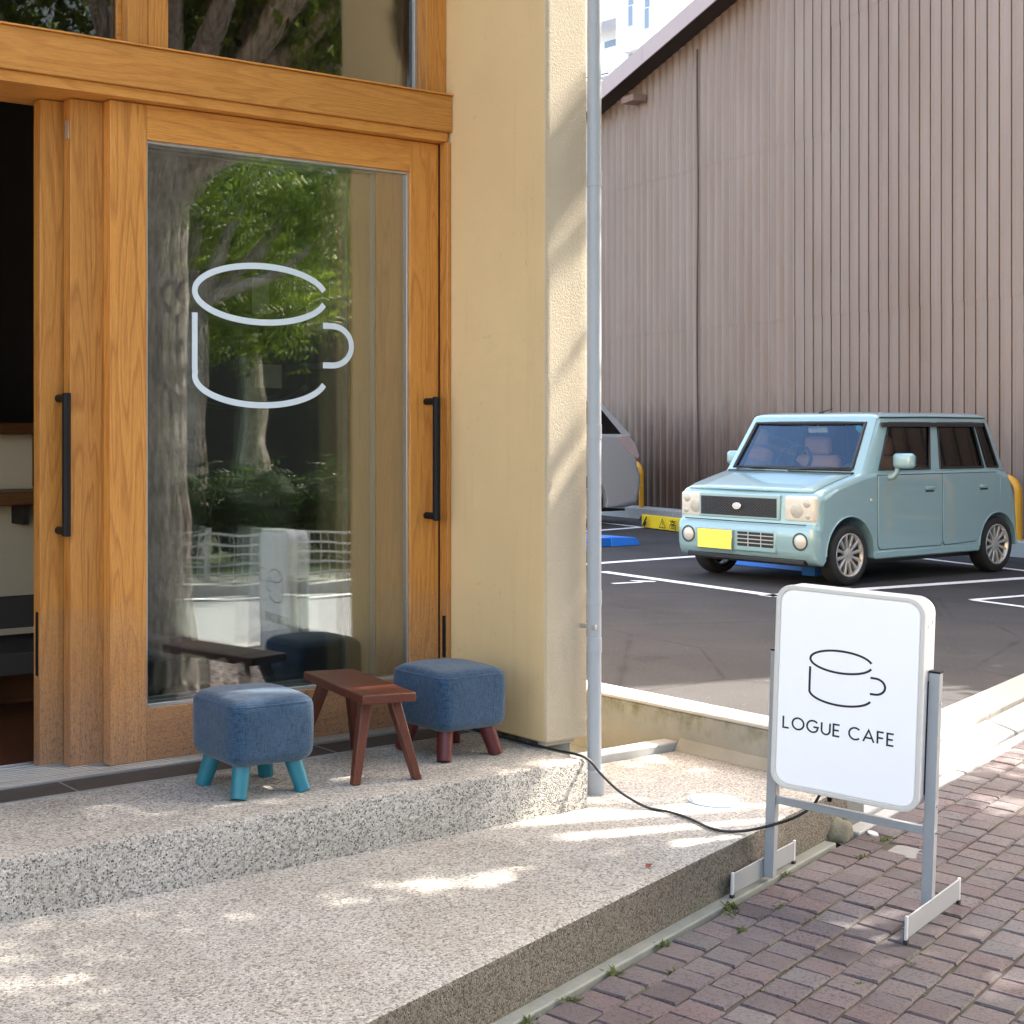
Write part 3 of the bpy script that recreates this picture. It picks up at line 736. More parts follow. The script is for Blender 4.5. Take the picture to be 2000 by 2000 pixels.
# ---- downpipe
dp = thing("downpipe", "grey plastic drainpipe running down the corner of the cream pillar", "drainpipe", (3.613,3.500,Z_LAND))
PXc, PYc = 3.621, 3.505
g = G(); g.tube([(PXc,PYc,Z_LAND),(PXc,PYc,7)], .0235, 20); part("pipe", g, M['pvc'], dp, smooth=40)
for z in (.62,.78,1.34,2.19): 
    g = G(); g.tube([(PXc,PYc,z),(PXc,PYc,z+.050)], .0252, 20); part("coupling", g, M['pvc'], dp, smooth=40, bevel=.001)
g = G(); g.box(PXc-.022,PXc-.012,PYc-.0245,PYc+.044,.700,.716); part("bracket", g, M['alu'], dp, bevel=.001)
g = G(); g.lathe([(.034,0),(.0345,.075),(.032,.079),(.024,.080)], 24, Matrix.Translation((PXc,PYc,Z_LAND))); part("base_sleeve", g, M['pvc'], dp, smooth=30)
# ---- black power cable from behind the stool to the lightbox sign
def smooth_path(pts, n=6):
    P = [Vector(p) for p in pts]; out = []
    for i in range(len(P)-1):
        a,b,c,d = P[max(i-1,0)],P[i],P[i+1],P[min(i+2,len(P)-1)]
        for k in range(n):
            t = k/n; out.append(.5*((2*b)+(c-a)*t+(2*a-5*b+4*c-d)*t*t+(3*b-a-3*c+d)*t**3))
    out.append(P[-1]); return out
cab = smooth_path([(3.425,4.00,.316),(3.425,3.80,.316),(3.428,3.60,.316),(3.432,3.50,.315),(3.445,3.375,.312),(3.487,3.345,.258),(3.556,3.330,.196),(3.602,3.262,.155),(3.622,3.185,.153),(3.615,3.098,.153),(3.580,2.965,.153),(3.625,2.905,.156),(3.672,2.845,.178),(3.705,2.775,.215),(3.735,2.735,.255),(3.748,2.715,.30)])
tag(part("power_cable", G().tube(cab, .0044, 8), M['cable'], smooth=60, base=(3.6,3.1,Z_LAND)), "black cable trailing off the step across the landing to the sign", "cable")

# ================================================================== STOOLS
def cube_stool(loc, rotz, label, legmat, scale=1.0):
    t = thing("cube_stool", label, "stool", loc, "two blue tweed cube stools on the step", rotz)
    from mathutils import noise as mn
    g = G(); rings = []; r_ = .030
    for k in range(6): a = R(-90+18*k); rings.append((r_*(1-math.cos(a)), .095+r_+r_*math.sin(a)))
    for k in range(1,9): rings.append((0, .125+.130*k/9))
    for k in range(6): a = R(18*k); rings.append((r_*(1-math.cos(a)), .255+r_*math.sin(a)))
    for ins in (.045,.065,.09,.115,.13): rings.append((ins, .285))
    base_ring = rrect(1,1,.15,6); dense = []
    for q in range(len(base_ring)):
        a,b = Vector(base_ring[q]), Vector(base_ring[(q+1)%len(base_ring)]); dense.append(a)
        if (b-a).length > .3: dense += [a+(b-a)*e/8 for e in range(1,8)]
    for ins,z in rings: g.v += [Vector((p.x*(.282-2*ins), p.y*(.282-2*ins), z)) for p in dense]
    m_ = len(dense)
    for k in range(len(rings)-1):
        for q in range(m_): g.f.append([k*m_+q, k*m_+(q+1)%m_, (k+1)*m_+(q+1)%m_, (k+1)*m_+q]); g.m.append(0)
    g.f.append(list(range(m_-1,-1,-1))); g.f.append(list(range((len(rings)-1)*m_, len(rings)*m_))); g.m += [0,0]
    for p in g.v: p += Vector((mn.noise(p*9+Vector((loc[0],0,0))), mn.noise(p*9+Vector((0,loc[0]*3,5))), mn.noise(p*8+Vector((9,0,loc[0])))*.6))*.0032
    vs = g.v
    for p in vs:   # slightly barrelled sides, domed top
        k = 1+.018*math.cos((p.z-.19)/.19*math.pi); p.x *= k; p.y *= k
        if p.z > .27: p.z += .010*(1-min(1,(p.x*p.x+p.y*p.y)/.026))
    part("cushion", g, M['tweed'], t, smooth=60, local=True)
    g = G()
    ring = [(x*1.012,y*1.012) for x,y in rrect(.272,.272,.042,6)]
    g.tube([(x,y,.268) for x,y in ring+ring[:1]], .0032, 6, False); part("piping", g, M['tweed'], t, smooth=60, local=True)
    for sx in (-1,1):
        for sy in (-1,1):
            g = G(); g.tube([(sx*.110,sy*.110,.001),(sx*.084,sy*.084,.105)], [.0235,.0275], 20)
            part("leg", g, legmat, t, smooth=40, local=True, bevel=.002)
    return t
cube_stool((2.345,3.650,Z_STEP), R(-3), "blue tweed cube stool on teal feet, half in sunlight", M['leg_teal'])
cube_stool((3.150,3.702,Z_STEP), R(-1), "blue tweed cube stool on maroon feet beside the cream pillar", M['leg_maroon'])
# wooden milking-style stool
ws = thing("wooden_stool", "small dark red-brown wooden stool with splayed legs between the blue stools", "stool", (2.762,3.687,Z_STEP), None, R(-12))
g = G(); pts = [(.088,-.235),(.092,.232),(-.086,.236),(-.090,-.232)]; g.prism(pts, .243, .272); part("seat", g, M['dark_wood'], ws, local=True, bevel=.005, seg=3)
for sx in (-1,1):
    for sy in (-1,1):
        a = Vector((sx*.103, sy*.205+ (0 if sy<0 else .03), .001)); b = Vector((sx*.047, sy*.155, .2428)); s = .0155
        g = G(); d = (b-a); c = [(-s,-s),(s,-s),(s,s),(-s,s)]
        g.add([a+Vector((x*.85,y*.85,0)) for x,y in c]+[b+Vector((x*1.15,y*1.15,0)) for x,y in c], [(0,3,2,1),(4,5,6,7),(0,1,5,4),(1,2,6,5),(2,3,7,6),(3,0,4,7)])
        part("leg", g, M['dark_wood_z'], ws, local=True, bevel=.003)
for sx in (-1,1):
    for sy in (-1,1):
        g = G(); g.lathe([(.0001,.0008),(.006,.0006),(.007,0)], 10, Matrix.Translation((sx*.05,sy*.16,.2722))); part("peg", g, M['dark_wood_z'], ws, local=True)

# ================================================================== LIGHTBOX SIGN
SU, SV = 4.30, 1.582
sg = thing("lightbox_sign", "white lightbox sign reading LOGUE CAFE on a grey metal stand", "sign", uv(SU,SV,Z_SIDE(SV)))
# local axes: x to the right of the picture (towards the road), y into the sign, z up; stands square to the street with a slight lean
sg.matrix_world = Matrix.Translation(uv(SU,SV,Z_SIDE(SV))) @ Matrix.Rotation(math.atan2(-VV.y,-VV.x),4,'Z') @ Matrix.Rotation(R(2.0),4,'Y')
PW, PH, PZ, PT = .421, .602, .612, .090
def slab(w, h, r, y0, y1, cz, n=8):
    g = G(); m = Matrix(((1,0,0,0),(0,0,-1,0),(0,1,0,cz),(0,0,0,1))); poly = rrect(w,h,r,n)
    return g.prism(poly, -y1, -y0, m)
part("cabinet", slab(PW,PH,.047,-PT/2+.012,PT/2,PZ), M['alu_light'], sg, local=True, bevel=.003)
# rim trim: ring
g = G(); o = rrect(PW+.003,PH+.003,.048,8); i_ = rrect(PW-.024,PH-.024,.039,8); n = len(o); ys = (-PT/2-.004, -PT/2+.0118)
for poly in (o,i_):
    for y in ys: g.v += [Vector((p[0],y,PZ+p[1])) for p in poly]
for k in range(n):
    j = (k+1)%n
    for q in ([k,j,2*n+j,2*n+k],[n+k,3*n+k,3*n+j,n+j],[k,n+k,n+j,j],[2*n+k,2*n+j,3*n+j,3*n+k]): g.f.append(q); g.m.append(0)
part("edge_trim", g, M['sign_trim'], sg, local=True, bevel=.003, smooth=40)
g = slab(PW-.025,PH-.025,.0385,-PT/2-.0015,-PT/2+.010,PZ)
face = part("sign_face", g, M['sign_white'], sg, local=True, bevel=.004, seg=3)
Msign = Matrix(((1,0,0,0),(0,0,-1,-PT/2-.0018),(0,1,0,0),(0,0,0,1)))
FX = lambda a: (a-.5)*PW                 # fraction across the panel
FZ = lambda b: PZ+(.5-b)*PH              # fraction down the panel
g = cup(G(), Msign, FX(.462), FZ(.343), .0885, .0062, .0006)
part("cup_logo", g, M['ink'], sg, local=True)
def lettering(g, text, x, z, h, wd, gap, M_):
    def st(pts): ribbon(g, [(x+a*h, z+b*h) for a,b in pts], wd, .0006, M_)
    for ch in text:
        if ch == 'L': st([(0,1),(0,0),(.5,0)]); adv=.52
        elif ch == 'O': st(arc(.5,.5,.5,.5,0,360,40)); adv=1.0
        elif ch == 'G': st(arc(.5,.5,.5,.5,42,318,36)); st([(.87,.17),(.95,.46),(.56,.46)]) ; adv=.97
        elif ch == 'U': st([(0,1),(0,.36)]+arc(.36,.36,.36,.36,180,360,24)+[(.72,.36),(.72,1)]); adv=.72
        elif ch == 'E': st([(.52,1),(0,1),(0,0),(.52,0)]); st([(0,.5),(.46,.5)]); adv=.52
        elif ch == 'C': st(arc(.5,.5,.5,.5,45,315,36)); adv=.9
        elif ch == 'A': st([(0,0),(.44,1),(.88,0)]); st([(.16,.33),(.72,.33)]); adv=.88
        elif ch == 'F': st([(.5,1),(0,1),(0,0)]); st([(0,.5),(.45,.5)]); adv=.5
        else: adv=.22
        x += (adv+gap)*h
    return x
hh = .0335; ls = .0050; lg = .30
wtot = lettering(G(), "LOGUE CAFE", 0, 0, hh, ls, lg, Msign)-lg*hh
lx = FX(.452)-wtot/2
for ch in "LOGUE CAFE":
    g = G(); nx = lettering(g, ch, lx, FZ(.674)-hh/2, hh, ls, lg, Msign)
    if g.v: part("letter", g, M['ink'], sg, local=True)
    lx = nx
for sx in (-1,1):
    xx = sx*.2270
    g = G(); g.box(xx-.0145,xx+.0145,-.0145+.012,.0145+.012,.018,.705); post = part("post", g, M['alu_grey'], sg, local=True, bevel=.0015)
    g = G(); g.box(xx-.0155,xx+.0155,-.0155+.012,.0155+.012,.7052,.710); part("post_cap", g, M['black'], post, local=True)
    g = G(); g.box(xx+sx*.0148,xx+sx*.0195,-.215,.235,.014,.074); foot = part("foot", g, M['alu_grey'], sg, local=True, bevel=.0015)
    for yy in (-.2155,.2355):
        g = G(); g.box(xx+sx*.0140,xx+sx*.0205,yy-.006,yy+.006,.012,.077); part("end_cap", g, M['alu_light'], foot, local=True, bevel=.001)
        g = G(); g.box(xx+sx*.012,xx+sx*.022,yy-.007,yy+.007,.0,.0118); part("rubber_pad", g, M['rubber'], foot, local=True)
    for z in (.33,.62,.255):
        g = G(); g.lathe([(.0001,.003),(.004,.0025),(.005,0)], 10, Matrix.Translation((xx+sx*.0147,.012,z)) @ Matrix.Rotation(sx*R(90),4,'Y')); part("bolt", g, M['chrome'], post, local=True)
    g = G(); g.box(min(sx*.2107,sx*.2122),max(sx*.2107,sx*.2122),-.006,.03,.36,.68); part("spacer", g, M['black'], sg, local=True)
g = G(); g.box(-.2122,.2122,.002,.022,.245,.268); part("crossbar", g, M['alu_grey'], sg, local=True, bevel=.0015)
for y,z in ((-.018,.835),(.018,.845)):
    g = G(); g.lathe([(.0001,.0025),(.0035,.002),(.0045,0)], 10, Matrix.Translation((PW/2+.0002,y,z)) @ Matrix.Rotation(R(90),4,'Y')); part("screw", g, M['chrome'], sg, local=True)
g = G(); g.tube([(-.052,.0,.313),(-.052,.0,.285)], [.011,.006], 10); part("cable_gland", g, M['black'], sg, local=True)

# ================================================================== CARS
def shell(outline, hw, radii, taper=None):
    """closed body: side outline (x,z) given counter-clockwise seen from -y, eased into the two flanks"""
    n = len(outline); P = [Vector(p) for p in outline]; nr = []
    for i in range(n):
        a,b,c = P[i-1],P[i],P[(i+1)%n]
        n1 = Vector((-(b-a).y,(b-a).x)).normalized(); n2 = Vector((-(c-b).y,(c-b).x)).normalized(); m = n1+n2
        nr.append(m.normalized() if m.length > 1e-6 else n1)
    g = G(); K = 4; rings = []
    for side in (-1,1):
        seq = []
        for k in range(K+1):
            th = R(90*k/K)
            seq.append([Vector((P[i].x+nr[i].x*radii[i]*(1-math.cos(th)), side*(hw-radii[i]*(1-math.sin(th))), P[i].y+nr[i].y*radii[i]*(1-math.cos(th)))) for i in range(n)])
        rings.append(seq)
    order = list(reversed(rings[0]))+rings[1]      # from left flank edge round to right flank edge
    for ring in order: g.v += ring
    for k in range(len(order)-1):
        for i in range(n): g.f.append([k*n+i, k*n+(i+1)%n, (k+1)*n+(i+1)%n, (k+1)*n+i]); g.m.append(0)
    for ring in (order[0], order[-1]):          # flat flanks, cleanly triangulated round the wheel arches
        vs, _, fs, *_r = delaunay_2d_cdt([Vector((p.x,p.z)) for p in ring], [], [list(range(n))], 1, 1e-5)
        g.add([(q.x, ring[0].y, q.y) for q in vs], [list(f) for f in fs])
    return g
def arch(cx, cz, r, n=14, a0=0, a1=180): return [(cx+r*math.cos(R(a0+(a1-a0)*k/n)), cz+r*math.sin(R(a0+(a1-a0)*k/n))) for k in range(n+1)]
def wheel(parent, x, y, z, r, wd, rim_r, side, rot=0):
    m = Matrix.Translation((x,y,z)) @ Matrix.Rotation(R(90)*(-1 if side<0 else 1)*-1,4,'X') @ Matrix.Rotation(rot,4,'Z')
    prof = [(rim_r,wd/2-.012),(rim_r+.012,wd/2),(r-.030,wd/2),(r-.010,wd/2-.012),(r,wd/2-.035),(r,-wd/2+.035),(r-.012,-wd/2+.01),(r-.03,-wd/2),(rim_r,-wd/2)]
    w_ = part("wheel", G().lathe([(.05,-.0),(.06,.01),(.05,.02)],16,m), M['car_black'], parent, local=True, smooth=40)
    part("tyre", G().lathe(prof, 36, m, False), M['rubber'], w_, local=True, smooth=35)
    g = G(); g.lathe([(rim_r-.020,wd/2-.03),(rim_r-.012,wd/2-.004),(rim_r,wd/2-.002),(rim_r+.002,wd/2-.012),(rim_r-.004,-wd/2+.02),(rim_r-.02,-wd/2+.02)], 36, m, False)
    g.lathe([(.0001,wd/2-.010),(.022,wd/2-.010),(.040,wd/2-.016),(.058,wd/2-.02),(.060,wd/2-.05)], 20, m, False)
    for k in range(12):
        a = 2*math.pi*k/12; mk = m @ Matrix.Rotation(a,4,'Z')
        h0,h1 = .012,.0165
        vs = [(.045,-h0,wd/2-.045),(.045,h0,wd/2-.045),(rim_r-.012,h1,wd/2-.035),(rim_r-.012,-h1,wd/2-.035),(.045,-h0*.8,wd/2-.020),(.045,h0*.8,wd/2-.020),(rim_r-.012,h1*.8,wd/2-.010),(rim_r-.012,-h1*.8,wd/2-.010)]
        g.add([mk @ Vector(p) for p in vs], [(0,3,2,1),(4,5,6,7),(0,1,5,4),(1,2,6,5),(2,3,7,6),(3,0,4,7)])
    part("rim", g, M['rim'], w_, local=True, bevel=.003, smooth=40)
    part("brake_disc", G().lathe([(.0001,wd/2-.065),(rim_r-.02,wd/2-.065),(rim_r-.02,wd/2-.075)], 24, m), M['car_black'], w_, local=True)
    return w_
def flank_panel(g, pts, y0, y1):   # polygon in (x,z) extruded across y
    n = len(pts); g.v += [Vector((p[0],y0,p[1])) for p in pts]+[Vector((p[0],y1,p[1])) for p in pts]; b = len(g.v)-2*n
    g.f += [[b+i for i in range(n)], [b+n+i for i in range(n-1,-1,-1)]]+[[b+i, b+n+i, b+n+(i+1)%n, b+(i+1)%n] for i in range(n)]; g.m += [0]*(n+2)
    return g

car = thing("parked_car", "boxy pale teal hatchback with yellow number plate parked nose out", "car", (10.2,8.14,Z_PARK))
HW = .72; WX = (.43, 2.585); WZ = .255; AR = .318
sill = .205
low = [(.085,.175),(.03,.195)]
front = [(-.012,.235),(-.030,.30),(-.034,.40),(-.030,.475),(-.012,.505),(.004,.515),(.010,.56),(.014,.66),(.018,.715),(.028,.745),(.055,.772),(.10,.790),(.20,.820),(.34,.857),(.48,.892),(.58,.916),(.62,.925)]
top = [(.80,.930),(1.3,.934),(1.9,.936),(2.5,.938),(2.68,.936),(2.735,.925),(2.785,.90),(2.825,.84),(2.865,.76),(2.905,.62),(2.925,.45),(2.925,.33),(2.915,.27),(2.905,.24)]
outline = []
# clockwise collection seen from -y is reversed at the end
seq = low+front+top+[(WX[1]+AR+.0,.225)]
rear_arch = arch(WX[1], WZ, .29, 16, -2, 186); front_arch = arch(WX[0], WZ, AR, 16, -6, 186)
full = seq[:-1]+rear_arch+[(WX[1]-.31,sill),(WX[0]+AR+.02,sill)]+front_arch
rad = []
for i,p in enumerate(full):
    if i < 2: r_ = .03
    elif i < len(low)+6: r_ = .070
    elif i < len(low)+12: r_ = .070
    elif i < len(low)+len(front): r_ = .050
    elif i < len(low)+len(front)+4: r_ = .030
    elif i < len(seq)-3: r_ = .075
    elif i < len(seq)-1: r_ = .025
    else: r_ = .012
    rad.append(r_)
full_r = list(reversed(full)); rad_r = list(reversed(rad))
part("body", shell(full_r, HW, rad_r), M['paint'], car, local=True, smooth=38)
# dark wheel housings and floor
g = G(); g.box(.10,2.80,-.60,.60,.16,.19); part("underbody", g, M['car_black'], car, local=True)
# flared lips
for cx in WX:
    for s in (-1,1):
        g = G(); ar_ = AR if cx < 1 else .29; pts = arch(cx, WZ, ar_+.004, 20, 4, 180); g.tube([(x,s*(HW-.003),z) for x,z in pts], .009, 8); part("arch_lip", g, M['paint'], car, local=True, smooth=60)
        g = G(); flank_panel(g, arch(cx,WZ,ar_-.012,16,-8,188), s*(HW-.30), s*(HW-.29)); part("wheel_housing", g, M['car_black'], car, local=True)
for cx in WX:
    for s in (-1,1): wheel(car, cx, s*(HW-.078), WZ, .255, .150, .182, s, .2)
# cabin: rings from belt to roof with openings for the glass
def cabin(parent, paint, xf, xr, zz, ww, cells_f, cells_s, lv, rc, front_win, side_wins, rear_win, corner=.05):
    """xf,xr,ww are (belt, roof) pairs; lv are the levels"""
    def ring(t, inset=0, z=None):
        a = xf[0]+(xf[1]-xf[0])*t+inset; b = xr[0]+(xr[1]-xr[0])*t-inset; w_ = ww[0]+(ww[1]-ww[0])*t-inset; zt = zz[0]+(zz[1]-zz[0])*t if z is None else z
        c = corner; pts = []
        for f in cells_f: pts.append((a-.05*(1-f*f)*(1-t*.5), f*(w_-c)))             # windscreen, bowed forwards, left to right of the car = +y first
        pts.append((a+c*.3, (w_-c*.3)))
        for s in cells_s: pts.append((a+c+(b-a-2*c)*s, w_))
        pts.append((b-c*.3, w_-c*.3))
        for f in reversed(cells_f): pts.append((b, f*(w_-c)))
        pts.append((b-c*.3, -(w_-c*.3)))
        for s in reversed(cells_s): pts.append((a+c+(b-a-2*c)*s, -w_))
        pts.append((a+c*.3, -(w_-c*.3)))
        return [Vector((x,y,zt)) for x,y in pts]
    rings = [ring(t) for t in lv]; zr = zz[1]
    rings += [ring(1,.007,zr+.018), ring(1,.022,zr+.034), ring(1,.050,zr+.046), ring(1,.10,zr+.055), ring(1,.24,zr+.064)]
    n = len(rings[0]); nf = len(cells_f); ns = len(cells_s)
    g = G(); holes = {}
    for q in rings: g.v += q
    def win(level, i):
        if level != 1: return None
        if i in range(nf-1): return 'front' if (i in front_win) else None
        j = i-nf-1
        if 0 <= j < ns-1: return ('left',j) if j in side_wins else None
        j = i-(nf+1+ns+1)
        if 0 <= j < nf-1: return 'rear' if j in rear_win else None
        j = i-(nf+1+ns+1+nf+1)
        if 0 <= j < ns-1: return ('right',ns-2-j) if (ns-2-j) in side_wins else None
        return None
    for k in range(len(rings)-1):
        for i in range(n):
            q = [k*n+i, k*n+(i+1)%n, (k+1)*n+(i+1)%n, (k+1)*n+i]; h = win(k,i)
            if h: holes.setdefault(h, []).append([g.v[a].copy() for a in q])
            else: g.f.append(q); g.m.append(0)
    g.f.append(list(range((len(rings)-1)*n, len(rings)*n))); g.m.append(0)
    part("roof_and_pillars", g, paint, parent, local=True, smooth=38)
    return holes
cf = [-1,-.93,-.5,0,.5,.93,1]; cs = [0,.082,.445,.520,.850,.880,.965,1]
holes = cabin(car, M['paint'], (.60,.895), (2.75,2.56), (.92,1.380), (.700,.642), cf, cs, [0,.075,.93,1.0], .065, {1,2,3,4}, {1,3,5}, {1,2,3,4})
for key,quads in holes.items():
    g = G(); cen = sum((sum(q,Vector())/4 for q in quads),Vector())/len(quads)
    inw = (Vector((1.6,0,1.1))-cen).normalized()*.008
    for q in quads:      # panes face outwards
        nq = (q[1]-q[0]).cross(q[3]-q[0]); g.add([p+inw for p in q], [(0,1,2,3) if nq.dot(inw) < 0 else (3,2,1,0)])
    nm = "windscreen" if key == 'front' else "rear_screen" if key == 'rear' else "side_window"
    dark = (key == 'rear') or (isinstance(key,tuple) and key[1] == 5)
    part(nm, g, M['van_glass'] if dark else M['car_glass'] if key=='front' else M['rear_side_glass'] if key[1] == 3 else M['side_glass'], car, local=True, smooth=60, recalc=False)
    # rubber surround
    xs = [p for q in quads for p in q]; bot = [q[0] for q in quads]+[quads[-1][1]]; topp = [q[3] for q in quads]+[quads[-1][2]]
    loop = bot+list(reversed(topp)); loop.append(loop[0])
    g = G(); g.tube([p-inw*.1 for p in loop], .017 if key=='front' else .012, 6, False); part("window_seal", g, M['car_black'], car, local=True, smooth=60)
# visors over the side windows, drip rail
for s in (-1,1):
    g = G(); g.obox((.93,s*.656,1.318),(1.50,0,0),(0,s*.022,-.004),(0,-s*.008,.036)); part("window_visor", g, M['car_black'], car, local=True, bevel=.004)
    g = G(); g.tube([(.93,s*.643,1.394),(1.6,s*.645,1.400),(2.50,s*.641,1.394)], .006, 6); part("drip_rail", g, M['car_black'], car, local=True)
# bonnet panel, slightly proud
g = G(); bx = [(.052,.7765),(.10,.797),(.20,.827),(.34,.864),(.48,.899),(.552,.915)]
for x,z in bx: 
    for f in (-1,-.75,0,.75,1): g.v.append(Vector((x-(.02*(1-abs(f)) if x<.06 else 0), f*(.635-.0*x), z+.006*(1-f*f)-.001)))
for i in range(len(bx)-1):
    for k in range(4): g.f.append([i*5+k,i*5+k+1,(i+1)*5+k+1,(i+1)*5+k]); g.m.append(0)
b_ = part("bonnet", g, M['paint'], car, local=True, smooth=50, recalc=False); sm = b_.modifiers.new("solid",'SOLIDIFY'); sm.thickness = .012; sm.offset = 0
g = G(); g.box(.555,.64,-.63,.63,.915,.934); part("cowl", g, M['car_black'], car, local=True, bevel=.006)
for y0,y1 in ((.52,.03),(-.02,-.52)):
    g = G(); g.tube([(.545,y0,.942),(.560,(y0*.6+y1*.4),.958),(.585,y1,.962)], [.008,.007,.004], 6); g.tube([(.560,y0*.75+y1*.25,.964),(.592,y1-.06,.970)], .006, 6)
    part("wiper", g, M['car_black'], car, local=True, smooth=60)
# doors on both flanks, with shadow gaps and handles
def door_panel(x0, x1, z0, z1, cut=None):
    pts = [(x0+.03,z0),(x1-.03,z0),(x1,z0+.03),(x1,z1),(x0,z1),(x0,z0+.03)]
    if cut: pts = [(x0+.03,z0)]+cut+[(x1,z1),(x0,z1),(x0,z0+.03)]
    return pts
cutR = [(2.22,.300),(2.30,.36),(2.355,.46),(2.43,.56),(2.53,.63),(2.548,.70)]
for s in (-1,1):
    for (x0,x1,cut) in ((.795,1.715,None),(1.724,2.548,cutR)):
        pts = door_panel(x0,x1,.285,.905,cut); c = Vector((sum(p[0] for p in pts)/len(pts), sum(p[1] for p in pts)/len(pts)))
        g = G(); flank_panel(g, [((p[0]-c.x)*1.012+c.x, (p[1]-c.y)*1.018+c.y) for p in pts], s*(HW-.02), s*(HW+.0012)); part("door_gap", g, M['car_black'], car, local=True)
        g = G(); flank_panel(g, pts, s*(HW-.02), s*(HW+.0055)); d = part("door", g, M['paint'], car, local=True, bevel=.005, seg=3)
        hx = x1-.19 if not cut else x1-.20
        g = G(); rbox(g, (hx,s*(HW+.010),.785), .115, .022, .034, .009, 3); part("handle", g, M['paint'], d, local=True, smooth=50)
        g = G(); g.box(hx-.062,hx+.062,s*(HW+.0057),s*(HW+.0066),.752,.775); part("handle_recess", g, M['car_int'], d, local=True, bevel=.0)
    g = G(); g.box(.76,2.27,s*(HW-.03),s*(HW+.004),.208,.272); part("sill", g, M['paint'], car, local=True, bevel=.010)
    g = G(); rbox(g, (.700,s*(HW+.002),.702), .030,.012,.024,.004,2); part("side_repeater", g, M['lamp'], car, local=True, smooth=50)
    # door mirror
    g = G(); rbox(g, (.955,s*(HW+.135),1.030), .085,.195,.128,.034,4); mr = part("door_mirror", g, M['paint'], car, local=True, smooth=60)
    g = G(); g.tube([(.945,s*(HW-.015),.885),(.945,s*(HW+.045),.895),(.965,s*(HW+.060),.93),(.98,s*(HW+.065),.99)], [.026,.026,.022,.018], 10); part("mirror_arm", g, M['paint'], mr, local=True, smooth=60)
    g = G(); g.box(.9985,1.0000,s*(HW+.055),s*(HW+.215),.985,1.07); part("mirror_glass", g, M['chrome'], mr, local=True)
g = G(); g.box(2.62,2.73,-(HW+.002),-(HW-.02),.70,.86); part("fuel_flap", g, M['paint'], car, local=True, bevel=.002)
# nose
g = G(); g.box(-.004,.04,-.355,.485,.535,.745); part("grille_surround", g, M['paint'], car, local=True, bevel=.010, seg=3)
g = G(); g.box(-.0065,.03,-.325,.460,.556,.716); gr = part("grille", g, M['car_black'], car, local=True, bevel=.002)
g = G(); z0,z1,y0,y1 = .559,.713,-.322,.457
k = -1.0
while k < 1.2:      # crossed mesh wires
    for sg_ in (1,-1):
        a = Vector((-.010, k, z0 if sg_>0 else z1)); b = Vector((-.010, k+(z1-z0)*1.35, z1 if sg_>0 else z0))
        ta = max(0,(y0-a.y)/(b.y-a.y)); tb = min(1,(y1-a.y)/(b.y-a.y))
        if tb > ta: p = a+(b-a)*ta; q = a+(b-a)*tb; g.tube([p,q], .0024, 4, False)
    k += .030
tag(part("grille_mesh", g, M['mesh_grey'], gr, local=True), kind='stuff')
g = G(); m = Matrix.Translation((-.012,.068,.640)) @ Matrix.Rotation(R(-90),4,'Y')
g.prism([(.031*math.sin(R(a))*(1 if abs(math.cos(R(a)))<.9 else .9), .047*math.cos(R(a))) for a in range(0,360,30)], 0, .012, m); part("emblem", g, M['chrome'], car, local=True, bevel=.004, smooth=30)
for s in (-1,1):
    cy = .575 if s > 0 else -.535; wy = .225 if s>0 else .30
    g = G(); rbox(g, (.064,s*.540,.638), .130,.318,.218,.030,5); part("headlight", g, M['lamp'], car, local=True, smooth=60)
    for (ly,lz,lr) in ((.615,.685,.034),(.625,.582,.026),(.52,.625,.062)):
        g = G(); g.lathe([(.0001,.0015),(lr*.9,.0013),(lr,.0)], 24, Matrix.Translation((-.0012,s*ly,lz)) @ Matrix.Rotation(R(-90),4,'Y')); part("lamp_bowl", g, M['lamp_in'], car, local=True, smooth=50)
    g = G(); m = Matrix.Translation((-.030,s*.575,.375)) @ Matrix.Rotation(R(-90),4,'Y')
    part("fog_lamp_recess", G().lathe([(.070,-.004),(.074,.004),(.062,.007),(.058,-.003),(.0001,-.002)], 28, m), M['car_int'], car, local=True, smooth=40)
    part("fog_lamp", G().lathe([(.056,.0),(.052,.006),(.0001,.013)], 24, m), M['lamp'], car, local=True, smooth=50)
g = G(); g.box(-.0385,.0,-.345,.50,.262,.448); part("bumper_slot", g, M['paint'], car, local=True, bevel=.012, seg=3)
g = G(); g.box(-.0405,-.01,-.325,.05,.30,.432); vt = part("bumper_vent", g, M['car_black'], car, local=True, bevel=.01)
g = G()
for z in (.335,.368,.401): g.box(-.0455,-.0408,-.32,.047,z-.004,z+.004)
for y in (-.20,-.07): g.box(-.0465,-.0456,y-.004,y+.004,.305,.43)
part("vent_bars", g, M['rim'], vt, local=True)
g = G(); g.box(-.062,-.056,.082,.456,.262,.440); pl = part("number_plate", g, M['chrome'], car, local=True, bevel=.002)
g = G(); g.box(-.0645,-.0622,.089,.449,.269,.433); part("plate_face", g, M['plate_yellow'], pl, local=True, bevel=.001)
for py_ in (.16,.378):
    g = G(); g.lathe([(.0001,.004),(.006,.003),(.007,0)], 10, Matrix.Translation((-.0646,py_,.418)) @ Matrix.Rotation(R(-90),4,'Y')); part('plate_bolt', g, M['chrome'], pl, local=True)
g = G(); g.box(-.0558,-.03,.12,.42,.29,.41); part("plate_bracket", g, M['car_black'], pl, local=True)
g = G(); g.tube([(-.020,-.62,.513),(-.026,0,.511),(-.020,.62,.513)], .004, 6); part("bumper_seam", g, M['car_black'], car, local=True)
g = G(); g.box(-.020,.05,-.60,.60,.180,.225); part("lower_lip", g, M['car_black'], car, local=True, bevel=.01)
